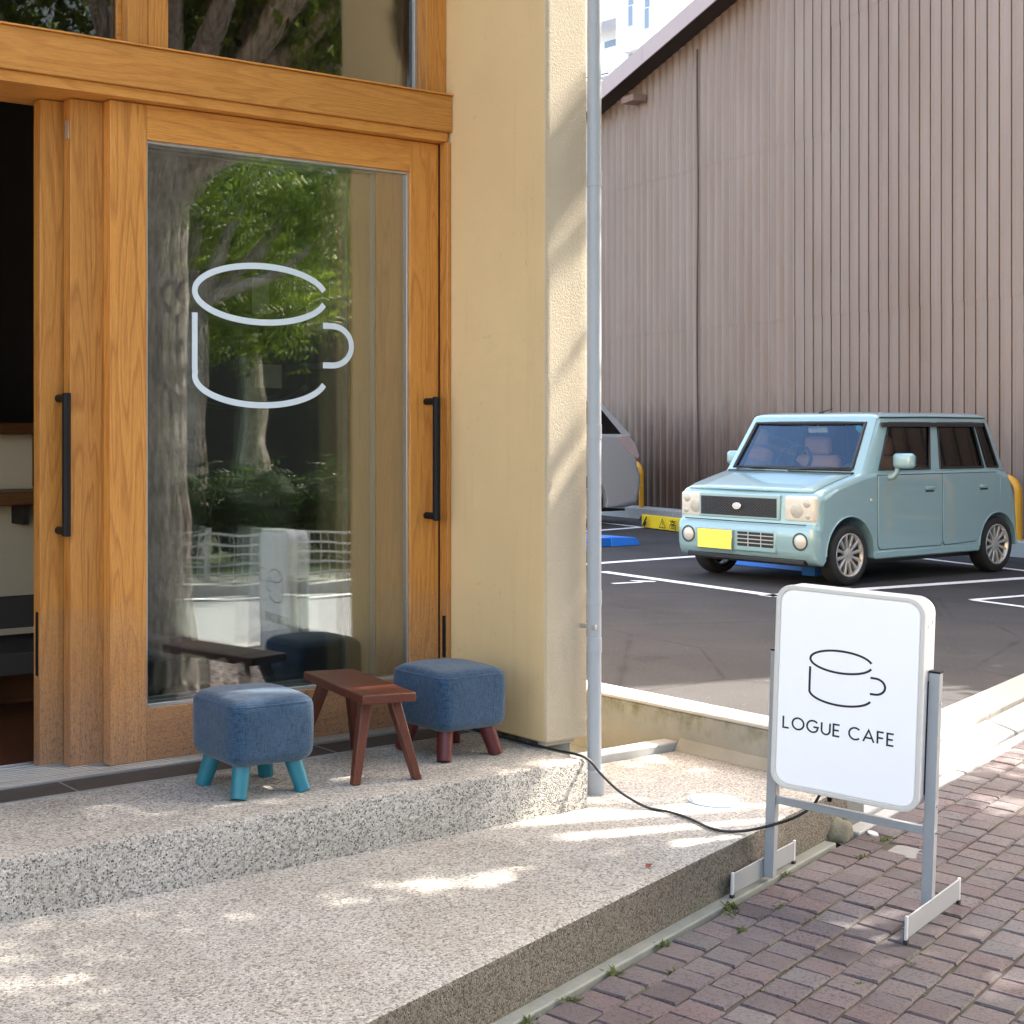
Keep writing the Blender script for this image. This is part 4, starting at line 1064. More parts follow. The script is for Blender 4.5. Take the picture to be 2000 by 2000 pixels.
for s in (-1,1): g = G(); rbox(g, (2.885,s*.58,.66), .06,.13,.20,.02,3); part("tail_light", g, M['tail_red'], car, local=True, smooth=50)
g = G(); g.lathe([(.0001,.02),(.02,.018),(.03,0)],14,Matrix.Translation((.99,-.03,1.432))); g.tube([(1.0,-.03,1.445),(1.13,-.05,1.476)], [.006,.003], 6); part("aerial", g, M['car_black'], car, local=True, smooth=50)
# cabin fittings
g = G(); rbox(g, (.84,0,.90), .34,1.20,.13,.05,4); part("dashboard", g, M['car_int'], car, local=True, smooth=60)
g = G(); m = Matrix.Translation((1.03,.29,.99)) @ Matrix.Rotation(R(-62),4,'Y'); c = [(m @ Vector((.175*math.cos(R(a)),.175*math.sin(R(a)),0))) for a in range(0,361,15)]
g.tube(c, .014, 8, False); g.tube([m @ Vector((-.16,0,0)), m @ Vector((.16,0,0))], .012, 6); g.tube([m @ Vector((0,0,0)), m @ Vector((0,0,-.2))], .03, 8); part("steering_wheel", g, M['car_int'], car, local=True, smooth=60)
for s in (-1,1):
    g = G(); rbox(g, (1.42,s*.31,.86), .14,.46,.40,.06,4); rbox(g, (1.25,s*.31,.62), .46,.46,.16,.06,4); st_ = part("seat", g, M['seat_tan'], car, local=True, smooth=60)
    g = G(); rbox(g, (1.42,s*.31,1.145), .10,.27,.17,.045,4); part("headrest", g, M['seat_tan'], st_, local=True, smooth=60)
    g = G(); g.tube([(1.42,s*.31-.06,1.03),(1.42,s*.31-.06,1.10)], .008, 6); g.tube([(1.42,s*.31+.06,1.03),(1.42,s*.31+.06,1.10)], .008, 6); part("headrest_posts", g, M['chrome'], st_, local=True)
g = G(); rbox(g, (2.15,0,.80), .14,1.1,.34,.05,3); rbox(g, (1.95,0,.62), .42,1.1,.14,.05,3); part("rear_seat", g, M['seat_tan'], car, local=True, smooth=60)
g = G(); rbox(g, (.965,-.02,1.292), .025,.20,.062,.012,3); g.tube([(.965,-.02,1.32),(.95,-.02,1.36)], .009, 6); part("rear_view_mirror", g, M['paper_w'], car, local=True, smooth=60)
g = G(); g.lathe([(.0001,.002),(.035,.002),(.035,0)], 20, Matrix.Translation((.880,-.49,1.297)) @ Matrix.Rotation(R(-118),4,'Y')); part("inspection_sticker", g, plain("cyan_sticker",(.12,.55,.68),.4,0,.05,20), car, local=True)
g = G(); g.box(.20,2.75,-.64,.64,.22,.30); part("cabin_floor", g, M['car_int'], car, local=True)

# ---- silver van, tail towards the warehouse, mostly hidden by the pillar
van = thing("parked_van", "silver van at the left of the car park, only its tail showing past the drainpipe", "van", (10.85,14.75,Z_PARK))
VH = .80; VX = (.78, 3.45); VZ = .30; VA = .36
vfront = [(.10,.19),(.02,.24),(-.02,.36),(-.02,.52),(.02,.62),(.10,.72),(.35,.82),(.75,.93),(1.0,1.0)]
vtop = [(1.6,1.03),(2.6,1.05),(3.6,1.07),(4.10,1.06),(4.28,1.0),(4.37,.90),(4.42,.80),(4.43,.70),(4.47,.64),(4.50,.58),(4.49,.42),(4.44,.30),(4.36,.235),(4.2,.215)]
vfront = [(x,.19+(z-.19)*1.19) for x,z in vfront]; vtop = [(x,.215+(z-.215)*1.19) for x,z in vtop]
vfull = vfront+vtop+arch(VX[1],VZ,VA,16,-10,190)+[(VX[1]-VA-.02,.21),(VX[0]+VA+.02,.21)]+arch(VX[0],VZ,VA,16,-10,190)
vr = [.03,.06]+[.12]*4+[.08]*3+[.03]*3+[.05]+[.09]*10+[.012]*36
part("body", shell(list(reversed(vfull)), VH, list(reversed(vr[:len(vfull)]))), M['silver'], van, local=True, smooth=38)
for cx in VX:
    for s in (-1,1):
        wheel(van, cx, s*(VH-.095), VZ, .30, .18, .205, s, .1)
        g = G(); flank_panel(g, arch(cx,VZ,VA-.012,16,-8,188), s*(VH-.30), s*(VH-.29)); part("wheel_housing", g, M['car_black'], van, local=True)
g = G(); g.box(.2,4.3,-.66,.66,.17,.20); part("underbody", g, M['car_black'], van, local=True)
vh = cabin(van, M['silver'], (.95,1.75), (4.34,3.78), (1.20,1.72), (.775,.68), cf, [0,.06,.36,.39,.70,.73,.955,1], [0,.05,.90,1.0], .06, {1,2,3,4}, {1,3,5}, {1,2,3,4}, .06)
for key,quads in vh.items():
    g = G(); cen = sum((sum(q,Vector())/4 for q in quads),Vector())/len(quads); inw = (Vector((2.6,0,1.2))-cen).normalized()*.006
    for q in quads: g.add([p+inw for p in q], [(0,1,2,3)])
    part("windscreen" if key=='front' else "rear_screen" if key=='rear' else "side_window", g, M['van_glass'], van, local=True, smooth=60)
for s in (-1,1):
    g = G(); flank_panel(g, [(4.02,1.20),(4.22,1.215),(4.36,1.09),(4.43,.93),(4.41,.88),(4.18,.98),(4.05,1.09)], s*(VH-.16), s*(VH+.004)); part("tail_light", g, M['tail_red'], van, local=True, bevel=.012, seg=3)
    g = G(); g.box(VX[1]+.42,4.485,s*(VH-.05),s*(VH-.004),.505,.525); part("bumper_crease", g, M['silver'], van, local=True, bevel=.006)
g = G(); g.box(1.0,4.1,-.70,.70,.5,1.08); part("dark_interior", g, M['car_int'], van, local=True)

# ---- yellow hoops, blue lock plates, low warning board
def hoop(x, y, label):
    t = thing("hoop_barrier", label, "barrier", (x,y,.235), "yellow hoops along the back kerb")
    k = .24; d = Vector((k,1,0)).normalized(); h = .635; w_ = .62; r = .16; pts = [Vector((0,0,-.05)), Vector((0,0,h-r))]
    for a in range(10,91,10): pts.append(Vector((0,0,h-r))+d*(r-r*math.cos(R(a)))+Vector((0,0,r*math.sin(R(a)))))
    for a in range(0,91,10): pts.append(Vector((0,0,h-r))+d*(w_-r+r*math.sin(R(a)))+Vector((0,0,r*math.cos(R(a)))))
    pts.append(d*w_+Vector((0,0,-.05)))
    part("hoop", G().tube(pts, .036, 14), M['yellow'], t, smooth=60, local=True)
    part("crosspiece", G().tube([Vector((0,0,.215)), d*w_+Vector((0,0,.215))], .018, 10), M['yellow'], t, smooth=60, local=True)
    return t
hoop(16.10,14.66,"yellow tubular hoop barrier behind the silver van")
hoop(13.95,5.55,"yellow tubular hoop barrier at the street end of the warehouse kerb")
hoop(14.60,8.26,"yellow tubular hoop barrier behind the teal car at the right")
def flap(x0, x1, y0, y1, label):
    t = thing("lock_plate", label, "wheel lock", ((x0+x1)/2,(y0+y1)/2,Z_PARK), "blue wheel lock plates in the parking bays")
    g = G(); h = .105; g.add([(x0,y0,Z_PARK),(x1,y0,Z_PARK),(x1,y1,Z_PARK),(x0,y1,Z_PARK),(x0+.02,y0+.03,Z_PARK+h),(x1-.05,y0+.03,Z_PARK+h*.8),(x1-.05,y1-.03,Z_PARK+h*.8),(x0+.02,y1-.03,Z_PARK+h)],
          [(0,3,2,1),(4,5,6,7),(0,1,5,4),(1,2,6,5),(2,3,7,6),(3,0,4,7)])
    part("plate", g, M['blue_plate'], t, bevel=.008)
    g = G(); g.box(x0-.30,x0-.002,y0+.02,y0+.16,Z_PARK,Z_PARK+.10); part("hinge_box", g, M['blue_plate'], t, bevel=.008)
    g = G(); g.box(x0-.25,x0-.05,y0+.03,y0+.15,Z_PARK+.101,Z_PARK+.106); part("hinge_cover", g, M['fence_white'], t, bevel=.002)
    return t
flap(11.97,12.43,11.32,12.3,"blue steel wheel lock plate on the asphalt beside the drainpipe")
flap(11.35,11.75,8.05,9.45,"blue steel wheel lock plate showing beneath the teal car")
wb = thing("warning_board", "low yellow warning board with black hazard stripes beside the teal car", "sign", (14.57,13.26,Z_PARK))
d = Vector((-.30,-.954,0)).normalized(); nrm = Vector((d.y,-d.x,0)); o = Vector((14.57,13.26,Z_PARK+.012))
g = G(); g.obox(o, d*1.9, nrm*-.05, (0,0,.165)); part("board", g, M['sign_yellow'], wb, bevel=.004)
if nrm.x > 0: nrm = -nrm
Mb = Matrix((( d.x,0,nrm.x,o.x+nrm.x*.052),(d.y,0,nrm.y,o.y+nrm.y*.052),(0,1,0,o.z),(0,0,0,1)))
g = G()
for k in range(3): ribbon(g, [(.05+k*.075-.02,.02),(.05+k*.075+.09,.145)] if k==1 else ([(.03,.085),(.085,.147)] if k==0 else [(.145,.018),(.20,.08)]), .030, .001, Mb)
part("hazard_stripes", g, M['ink'], wb)
g = G(); ribbon(g, [(.52,.03),(.66,.03),(.59,.14),(.52,.03)], .010, .001, Mb); ribbon(g, [(.59,.105),(.59,.068)], .012, .001, Mb); ribbon(g, [(.59,.056),(.59,.044)], .012, .001, Mb); part("warning_triangle", g, M['ink'], wb)
g = G(); X0 = .76
for st in ([(.07,.145),(.07,.128)],[(.0,.126),(.14,.126)],[(.03,.112),(.11,.112),(.11,.088),(.03,.088),(.03,.112)],[(.005,.02),(.005,.076),(.135,.076),(.135,.02),(.12,.022)],[(.04,.058),(.10,.058),(.10,.032),(.04,.032),(.04,.058)]):
    ribbon(g, [(X0+a,b) for a,b in st], .011, .001, Mb)
part("letter", g, M['ink'], wb); g = G(); X0 = 1.02
for st in ([(.0,.115),(.13,.122)],[(.06,.145),(.075,.11),(.10,.075)],[(.015,.06),(.02,.035),(.05,.022),(.09,.024)]): ribbon(g, [(X0+a,b) for a,b in st], .012, .001, Mb)
part("letter", g, M['ink'], wb)

# ================================================================== WAREHOUSE
KW = .24; WX0 = lambda y: 14.85+KW*(y-8.2)
wd_ = Vector((-KW,-1,0)).normalized()       # along the wall towards the street
wn = Vector((-wd_.y*-1, 0, 0)); wn = Vector((-1,KW,0)).normalized()   # outwards, towards the camera
wh = thing("warehouse", "tall warehouse wall of weathered brown ribbed steel cladding under a sloping roof edge", "warehouse", (WX0(10),10,Z_PARK))
YF, YE = 16.05, 4.2
P0 = Vector((WX0(YF), YF, 0)); LEN = (Vector((WX0(YE),YE,0))-P0).length
rise = .272*math.cos(math.atan(KW))         # roof rise per metre along the wall
EZ = 6.24
roof_z = lambda s: EZ+rise*s
STW = .158; nst = int(LEN/STW)
rr = random.Random(11)
seams = [2.75, 5.0]
for k in range(nst):
    s0 = k*STW; s1 = s0+STW
    zt0, zt1 = roof_z(s0), roof_z(s1)
    g = G()
    # strip profile across: narrow rib then shallow pan
    if s0 < 4.3: prof = [(a_*STW, .017*math.cos(2*math.pi*a_)-.004*math.cos(4*math.pi*a_)) for a_ in [q_/12 for q_ in range(13)]]      # rolled corrugation
    else: prof = [(0,-.016),(.021,-.016),(.0215,.006),(.032,.013),(.044,.010),(.060,.003),(STW*.7,.001),(STW-.012,.003),(STW-.001,.002),(STW-.0004,-.016)]
    if s0-STW < 4.3 <= s0: prof = [(0,.008),(.012,.010),(.030,.009),(.060,.003),(STW*.7,.001),(STW-.012,.003),(STW-.001,.002),(STW-.0004,-.016)]
    jog = rr.uniform(-.0015,.0015)
    tiers = [(.235,2.78,0.0),(2.76,5.02+rr.uniform(-.004,.004),.0045),(5.0+0*k, None, .009)]
    if s0 > 5.0: tiers = [(.235,2.78+.0,0.0),(2.76,min(6.3+.12*(s0-5),8.5),.0045),(min(6.28+.12*(s0-5),8.48),None,.009)]
    for z0,z1,out in tiers:
        n0 = len(g.v)
        for a,h in prof:
            zt = z1 if z1 is not None else roof_z(s0+a)
            zt = min(zt, roof_z(s0+a)); q = P0+wd_*(s0+a)+wn*(h+out+jog)
            g.v.append(Vector((q.x,q.y,z0))); g.v.append(Vector((q.x,q.y,max(zt,z0+.001))))
        for i in range(len(prof)-1):
            g.f.append([n0+2*i, n0+2*i+2, n0+2*i+3, n0+2*i+1]); g.m.append(0)
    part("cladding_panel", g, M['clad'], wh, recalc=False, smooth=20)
# solid mass behind the cladding (mono-pitch)
q0,q1 = P0-wn*.06, P0+wd_*LEN-wn*.06; back = -wn*9
g = G(); vs = [q0,q1,q1+back,q0+back]
g.add([Vector((p.x,p.y,.0)) for p in vs]+[Vector((p.x,p.y,z)) for p,z in zip(vs,(roof_z(0),roof_z(LEN),roof_z(LEN),roof_z(0)))], [(0,3,2,1),(4,5,6,7),(0,1,5,4),(1,2,6,5),(2,3,7,6),(3,0,4,7)])
part("core", g, M['void'], wh)
# roof slab, fascia and soffit: overhangs the wall
def along(s, out, z): p = P0+wd_*s+wn*out; return Vector((p.x,p.y,z))
g = G(); a,b = -.12, LEN+.10
g.add([along(a,.40,roof_z(a)+.01),along(b,.40,roof_z(b)+.01),along(b,-9,roof_z(b)+.01),along(a,-9,roof_z(a)+.01),along(a,.40,roof_z(a)+.10),along(b,.40,roof_z(b)+.10),along(b,-9,roof_z(b)+.10),along(a,-9,roof_z(a)+.10)],
      [(0,3,2,1),(4,5,6,7),(0,1,5,4),(1,2,6,5),(2,3,7,6),(3,0,4,7)]); part("roof", g, M['fascia'], wh)
g = G(); g.add([along(a,.015,roof_z(a)-.02),along(b,.015,roof_z(b)-.02),along(b,.40,roof_z(b)-.02),along(a,.40,roof_z(a)-.02),along(a,.015,roof_z(a)+.005),along(b,.015,roof_z(b)+.005),along(b,.40,roof_z(b)+.005),along(a,.40,roof_z(a)+.005)],[(0,3,2,1),(4,5,6,7),(0,1,5,4),(1,2,6,5),(2,3,7,6),(3,0,4,7)]); part("soffit", g, M['void'], wh)  # near-black board stands in for the deep shadow under the eave
s = a; fl = 1.83
while s < b-.01:
    e = min(s+fl, b)
    g = G(); g.add([along(s+.002,.405,roof_z(s)-.10),along(e-.002,.405,roof_z(e)-.10),along(e-.002,.425,roof_z(e)-.10),along(s+.002,.425,roof_z(s)-.10),along(s+.002,.405,roof_z(s)+.16),along(e-.002,.405,roof_z(e)+.16),along(e-.002,.425,roof_z(e)+.16),along(s+.002,.425,roof_z(s)+.16)],
      [(0,3,2,1),(4,5,6,7),(0,1,5,4),(1,2,6,5),(2,3,7,6),(3,0,4,7)]); part("fascia_board", g, M['fascia'], wh, bevel=.003); s = e
g = G(); s_ = .95; g.obox(along(s_,.03,roof_z(s_)-.31), wd_*.30, wn*.24, (0,0,.10)); part("vent_hood", g, M['roof_tile'], wh, bevel=.01)
g = G(); pts = [along(2.46+.012*math.sin(z*1.7),.034,z) for z in [.25+.4*i for i in range(17)] if z < roof_z(2.4)-.05]; g.tube(pts, .012, 8); part("conduit", g, plain("rust_brown_conduit",(.085,.055,.042),.6,0,.2,10), wh, smooth=60)
g = G(); g.obox(along(-.13,-.03,.1), wd_*.12, wn*.09, (0,0,6.0)); part("corner_flashing", g, M['void'], wh)
# kerb along its foot, cast in lengths
bk = G(); bk.add([along(-3,.02,0),along(LEN,.02,0),along(LEN,.04,0),along(-3,.04,0),along(-3,.02,.05),along(LEN,.02,.05),along(LEN,.04,.05),along(-3,.04,.05)],[(0,3,2,1),(4,5,6,7),(0,1,5,4),(1,2,6,5),(2,3,7,6),(3,0,4,7)])
bk = tag(part("back_kerb_line", bk, M['conc_pale']), kind='structure')
s = -3
while s < LEN:
    g = G(); g.obox(along(s+.003,.035,-.1), wd_*1.794, wn*.36, (0,0,.335)); part("kerb_stone", g, M['conc_pale'], bk, bevel=.012); s += 1.8

# ================================================================== FAR BUILDINGS
apt = thing("apartment_block", "white apartment block with balconies rising beyond the warehouse roof", "building", (45,42,0))
ax = Vector((0,-1,0))
def abox(x0,x1,y0,y1,z0,z1,name,m,p=apt,bev=0): g = G(); g.box(x0,x1,y0,y1,z0,z1); return part(name, g, m, p, bevel=bev)
abox(45,60,40.2,42.35,0,30,"wall",M['apt']); abox(46.3,60,42.351,50,0,29,"wall",M['apt'])
for z in (15.9,18.15,20.4):
    wn_ = abox(44.985,44.998,41.35,41.68,z+.0,z+.95,"window",M['apt']); abox(44.975,44.984,41.38,41.65,z+.03,z+.92,"pane",M['apt_glass'],wn_)
    wn_ = abox(44.985,44.998,40.50,40.80,z-.15,z+.80,"window",M['apt']); abox(44.975,44.984,40.53,40.77,z-.12,z+.77,"pane",M['apt_glass'],wn_)
for z in (13.9,16.2,18.5):
    abox(45.0-.002,46.29,42.36,46,z-.18,z,"balcony_slab",M['apt']); abox(44.95,45.02,42.36,46,z+.001,z+.95,"balcony_wall",M['apt'])
    abox(46.28,46.299,43.0,44.2,z+.05,z+1.7,"balcony_door",M['apt_glass'])
# window details at the exact visible storey
wn_ = abox(44.96,44.974,41.38,41.66,17.75,18.62,"window",M['apt']); abox(44.95,44.959,41.41,41.63,17.78,18.59,"pane",M['apt_glass'],wn_)
wn_ = abox(44.96,44.974,40.52,40.80,17.45,18.32,"window",M['apt']); abox(44.95,44.959,40.55,40.77,17.48,18.29,"pane",M['apt_glass'],wn_)
abox(44.55,44.994,40.30,41.55,16.62,16.72,"balcony_slab",M['apt']); abox(44.5,44.55,40.30,40.75,15.85,16.72,"balcony_screen",M['apt'])
oh = thing("tiled_house", "old brown tiled house roof just peeping past the drainpipe", "house", (30,30,0))
g = G(); g.box(24.2,30,23.2,30,0,8.35); part("wall", g, M['pale_siding'], oh)
g = G(); g.add([(23.9,22.9,8.36),(30,22.9,8.36),(30,31,8.36),(23.9,31,8.36),(23.9,26.5,9.3),(30,26.5,9.3)],[(0,3,2,1),(0,1,5,4),(2,3,4,5),(0,4,3),(1,2,5)]); part("roof", g, M['roof_tile'], oh)
g = G(); g.tube([(24.2,23.4,8.5),(24.2,23.4,9.45)], .02, 6); g.tube([(24.2,23.0,9.3),(24.2,23.9,9.35)], .012, 5); g.tube([(24.0,23.4,9.2),(24.6,23.4,9.25)], .012, 5); part("aerial", g, M['black'], oh)
# unseen block added behind the warehouse to keep the car park in shade
nb = thing("shade_block", "tall plain unseen block added behind the warehouse to shade the car park", "building", (27,10,0))
g = G(); g.box(27,36,3.45,17.4,0,24); part("wall", g, M['pale_siding'], nb)

# ================================================================== TREES
def visible_px(p): return px_of(p)
GAPS = []  # spots to be sunlit: leaves on their sun rays are left out
for (x,y,z,r) in ((3.0,3.33,.15,.06),(3.22,3.28,.15,.14),(3.42,3.22,.15,.17),(3.62,3.12,.15,.18),(3.80,3.02,.15,.16),(3.5,3.0,.15,.12),(3.3,3.10,.15,.12),
                  (2.28,3.06,.15,.03),(2.36,3.055,.15,.05),(2.46,3.045,.15,.06),(2.56,3.035,.15,.06),(2.66,3.025,.15,.06),(2.76,3.015,.15,.045),(2.86,3.005,.15,.03),
                  (2.38,3.61,.585,.12),(2.29,3.62,.585,.11),(2.46,3.60,.585,.12),
                  (3.55,2.45,0,.05),(3.80,2.56,0,.05),(5.16,3.01,0,.12),(5.6,2.9,0,.06),(6.1,3.1,.05,.10),(6.7,3.3,.05,.10),(7.3,3.6,.05,.10),
                  
                  (3.53,3.55,2.75,.22),(3.53,3.55,1.85,.16),(3.53,3.55,1.70,.12),(3.53,3.55,1.35,.10),(3.47,3.372,.22,.12),(3.2,3.372,.2,.08),
                  (4.03,1.2,.3,.2),(4.03,1.2,.9,.2),(4.03,1.2,1.4,.22),(4.03,1.2,1.9,.22),(4.03,1.2,2.5,.25),(4.9,.5,0,.3),(5.5,.4,0,.4),(5.8,-.1,0,.45),(6.4,.5,0,.4),(6.9,.1,0,.5),(7.6,.6,0,.5),(8.3,.9,0,.5),(7.4,-.2,0,.5),(9.2,1.0,0,.5),
                  (5.0,3.8,.08,.5),(5.0,4.6,.08,.5),(5.8,4.0,.08,.5),(5.8,4.8,.08,.5),(6.6,4.8,.08,.4),(6.2,4.3,.08,.5),(5.5,5.5,.08,.3),(6.1,5.8,.08,.3),(6.5,5.9,.08,.25),
                  (3.3,3.42,.305,.04)):
    GAPS.append((Vector((x,y,z)), r))
def in_gap(p):
    for c,r in GAPS:
        d = p-c; t = d.dot(SUN_DIR)
        if t > 0 and (d-SUN_DIR*t).length < r+.055: return True
    return False
def leaf_cloud(name, parent, mat, blobs, count, size, seed, keep=lambda p: True, droop=.5):
    rr = random.Random(seed); g = G(); tones = []
    wts = [b[3]*b[4]*b[5] for b in blobs]; tot = sum(wts)
    for b,wt in zip(blobs,wts):
        for _ in range(int(count*wt/tot)):
            while True:
                d = Vector((rr.uniform(-1,1),rr.uniform(-1,1),rr.uniform(-1,1)))
                if d.length <= 1: break
            d *= .55+.45*rr.random(); c = Vector((b[0]+d.x*b[3], b[1]+d.y*b[4], b[2]+d.z*b[5]))
            if not keep(c): continue
            for _k in range(2):
                p = c+Vector((rr.gauss(0,.06),rr.gauss(0,.06),rr.gauss(0,.06)))
                ax = Vector((rr.uniform(-1,1),rr.uniform(-1,1),rr.uniform(-1,.3)-droop)).normalized(); sd = ax.cross(Vector((rr.uniform(-1,1),rr.uniform(-1,1),1))).normalized()
                L_ = size*rr.uniform(.7,1.3); W_ = L_*.21; up = ax.cross(sd)*L_*.06
                n0 = len(g.v); g.v += [p, p+ax*L_*.45+sd*W_+up, p+ax*L_, p+ax*L_*.45-sd*W_+up]
                g.f.append([n0,n0+1,n0+2,n0+3]); g.m.append(0); tones.append(min(1,max(0,rr.gauss(.5,.28))))
    o = part(name, g, mat, parent, recalc=False); at = o.data.attributes.new("tone",'FLOAT','FACE'); at.data.foreach_set("value", tones)
    return tag(o, kind='stuff')
def trunk_tube(pts, rs, seed, n=16):
    rr = random.Random(seed); P = smooth_path(pts, 5); m = len(P); rad = []
    for i in range(m):
        t = i/(m-1)*(len(rs)-1); k = min(int(t),len(rs)-2); rad.append((rs[k]+(rs[k+1]-rs[k])*(t-k))*(1+rr.uniform(-.06,.06)))
    return G().tube(P, rad, n)
def tree(label, base, h, r, blobs, count, size, seed, mat='leaf', keep=lambda p: True, limbs=True, group="street trees lining the pavement"):
    t = thing("street_tree", label, "tree", base, group); b = Vector(base); rr = random.Random(seed)
    pts = [b+Vector((0,0,-.1)), b+Vector((0,0,.15)), b+Vector((rr.uniform(-.05,.05),rr.uniform(-.05,.05),h*.45)), b+Vector((rr.uniform(-.1,.1),rr.uniform(-.1,.1),h))]
    g = trunk_tube(pts, [r*1.9,r*1.15,r*.95,r*.75], seed); part("trunk", g, M['bark'], t, smooth=60)
    for bl in blobs:
        c = Vector(bl[:3]); s = pts[-1]-Vector((0,0,rr.uniform(.05,.4)))
        if not keep(c) : pass
        mid = (s+c)/2+Vector((0,0,-.12)); part("limb", trunk_tube([s,mid,c], [r*.55,r*.33,r*.10], seed+3, 9), M['bark'], t, smooth=60)
    leaf_cloud("crown", t, M[mat], blobs, count, size, seed+1, keep)
    return t
def offcam(p):   # stay out of the space the camera looks into
    q = px_of(p)
    return not (q and -60 < q[0] < 2060 and q[1] > -60)
ok_near = lambda p: offcam(p) and not in_gap(p)
tree("street tree with grey furrowed trunk mirrored in the cafe door", (3.88,1.25,Z_SIDE(.2)), 3.0, .165,
     [(3.3,.3,3.7,1.0,.9,.75),(4.6,1.2,3.8,1.0,.8,.8),(3.6,1.5,4.5,1.3,.9,.8),(5.0,.3,4.4,1.1,1.0,.9),(2.4,1.0,4.2,1.0,.8,.8),(4.2,.6,5.2,1.6,1.3,.8),(4.9,1.9,3.5,.6,.4,.5),(3.7,1.9,4.7,.9,.7,.5),(4.7,2.2,4.7,.9,.7,.5),(5.7,2.2,4.9,.9,.8,.5),(2.9,1.6,4.9,.9,.8,.5),(4.2,2.6,5.4,1.0,.6,.5),(5.4,2.8,5.6,1.0,.6,.5),(5.2,1.5,4.5,.9,.8,.45),(4.4,1.2,4.4,.8,.7,.45),(6.1,1.5,4.7,.8,.7,.45),(5.8,1.8,4.95,.9,.6,.4),(5.0,1.7,5.1,.9,.7,.4)], 24000, .085, 21, keep=ok_near)
tree("unseen street tree spreading over the pavement and the sign beside the car park entrance", (8.3,2.0,Z_SIDE(0)), 2.9, .15,  # unseen tree, crown placed in the sun's path to dapple the landing
     [(7.2,2.3,4.0,1.0,.9,.8),(8.6,2.6,4.1,1.1,.8,.9),(6.4,2.4,4.5,.9,.8,.7),(7.8,2.9,5.0,1.4,.9,.8),(9.2,1.8,4.6,1.2,1.1,1.0),(7.0,1.6,4.9,1.3,1.1,.9),(8.2,2.2,5.8,1.7,1.3,.8),(5.9,2.3,3.6,.7,.7,.6),(6.5,3.0,6.2,1.0,.6,.7),(7.4,3.0,5.9,1.0,.6,.8),(8.0,2.9,6.9,1.2,.7,.8),(9.3,2.2,5.2,1.1,.8,.7),(10.2,2.2,5.4,1.0,.8,.8),(7.6,1.2,4.7,1.0,.8,.7)], 17000, .11, 33, keep=ok_near)
tree("unseen street tree added past the car park entrance to shade the asphalt", (13.2,3.2,Z_SIDE(0)), 3.0, .15,  # unseen tree added so its crown shades the asphalt beyond the sign
     [(11.6,2.9,4.3,1.1,.9,.8),(13.0,3.3,4.6,1.2,1.0,.9),(14.4,3.2,4.9,1.3,1.0,1.0),(12.3,3.9,5.3,1.3,.9,.9),(13.8,4.3,5.8,1.2,.9,.9),(10.7,3.4,4.4,.9,.8,.7),(11.4,3.9,5.2,.9,.8,.7)], 11000, .11, 44, keep=ok_near)
tree("street tree standing behind the camera further along the kerb", (-3.2,-.9,Z_SIDE(0)), 3.0, .16,
     [(-3.2,-.9,4.2,1.6,1.4,1.1),(-2.2,-.4,4.6,1.2,1.1,.9),(-4.2,-.9,4.8,1.3,1.1,.9)], 3500, .11, 55, keep=ok_near)
for i,(uu,vv,h,seed) in enumerate(((6.5,-8.0,3.0,61),(10.5,-8.3,3.2,67),(2.0,-8.0,3.1,71),(15.5,-8.2,3.2,75),(8.5,-12.0,3.4,83),(13.5,-13.0,3.5,89))):
    b = uv(uu,vv,-.1); rr = random.Random(seed)
    blobs = [(b.x+rr.uniform(-1.6,1.6), b.y+rr.uniform(-1.4,1.4), h+.4+rr.uniform(-.9,1.8), rr.uniform(.9,1.7), rr.uniform(.9,1.6), rr.uniform(.7,1.2)) for _ in range(8)]
    tree("tall leafy tree across the road, seen only mirrored in the glass", b, h, .17, blobs, 5200, .12, seed, keep=lambda p: True, group="trees across the road")
hg = thing("hedge", "clipped rounded hedge across the road, mirrored in the door", "hedge", uv(9,-7.2,-.06))
blobs = []
for k in range(16): p = uv(1+k*1.0,-7.2,.35); blobs.append((p.x,p.y,.45,.75,.6,.72))
leaf_cloud("foliage", hg, M['leaf_dark'], blobs, 12000, .12, 91, droop=.1)
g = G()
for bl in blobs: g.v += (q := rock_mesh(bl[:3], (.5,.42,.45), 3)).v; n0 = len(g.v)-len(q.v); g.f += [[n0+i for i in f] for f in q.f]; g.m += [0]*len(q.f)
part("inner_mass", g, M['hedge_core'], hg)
fn = thing("guard_rail", "low pale wire guard rail across the road, mirrored in the door", "railing", uv(9,-5.6,-.09))
for k in range(16):
    p = uv(-6+k*2.0,-5.6,-.1); g = G(); g.tube([p,p+Vector((0,0,.50))], .035, 8); part("post", g, M['fence_white'], fn, smooth=50)
for z in (-.02,.07,.16,.25,.34):
    g = G(); a,b = uv(-6,-5.6,z), uv(24,-5.6,z); g.obox(a+Vector((0,0,-.009)), b-a, VV*.018, (0,0,.018)); part("rail", g, M['fence_white'], fn)
g = G()
for k in range(300): a = uv(-6+k*.1,-5.59,-.1); g.obox(a, UU*.008, VV*.008, (0,0,.45))
tag(part("mesh_wires", g, M['fence_white'], fn), kind='stuff')
fh = thing("far_house", "pale grey sided house across the road, glimpsed in reflections", "house", uv(8,-20,0))
a = uv(-14,-19,0); g = G(); g.obox(a, UU*40, VV*-8, (0,0,5.0)); part("wall", g, M['dark_siding'], fh)
a = uv(-14,-19,5.001); g = G(); g.obox(a, UU*40, VV*-8, (0,0,6)); part("upper_wall", g, M['pale_siding'], fh)
for z in (5.9,6.8,7.7,8.6,9.5): g = G(); g.obox(uv(-14,-18.99,z), UU*40, VV*.03, (0,0,.05)); part("siding_lap", g, M['conc_strip'], fh)

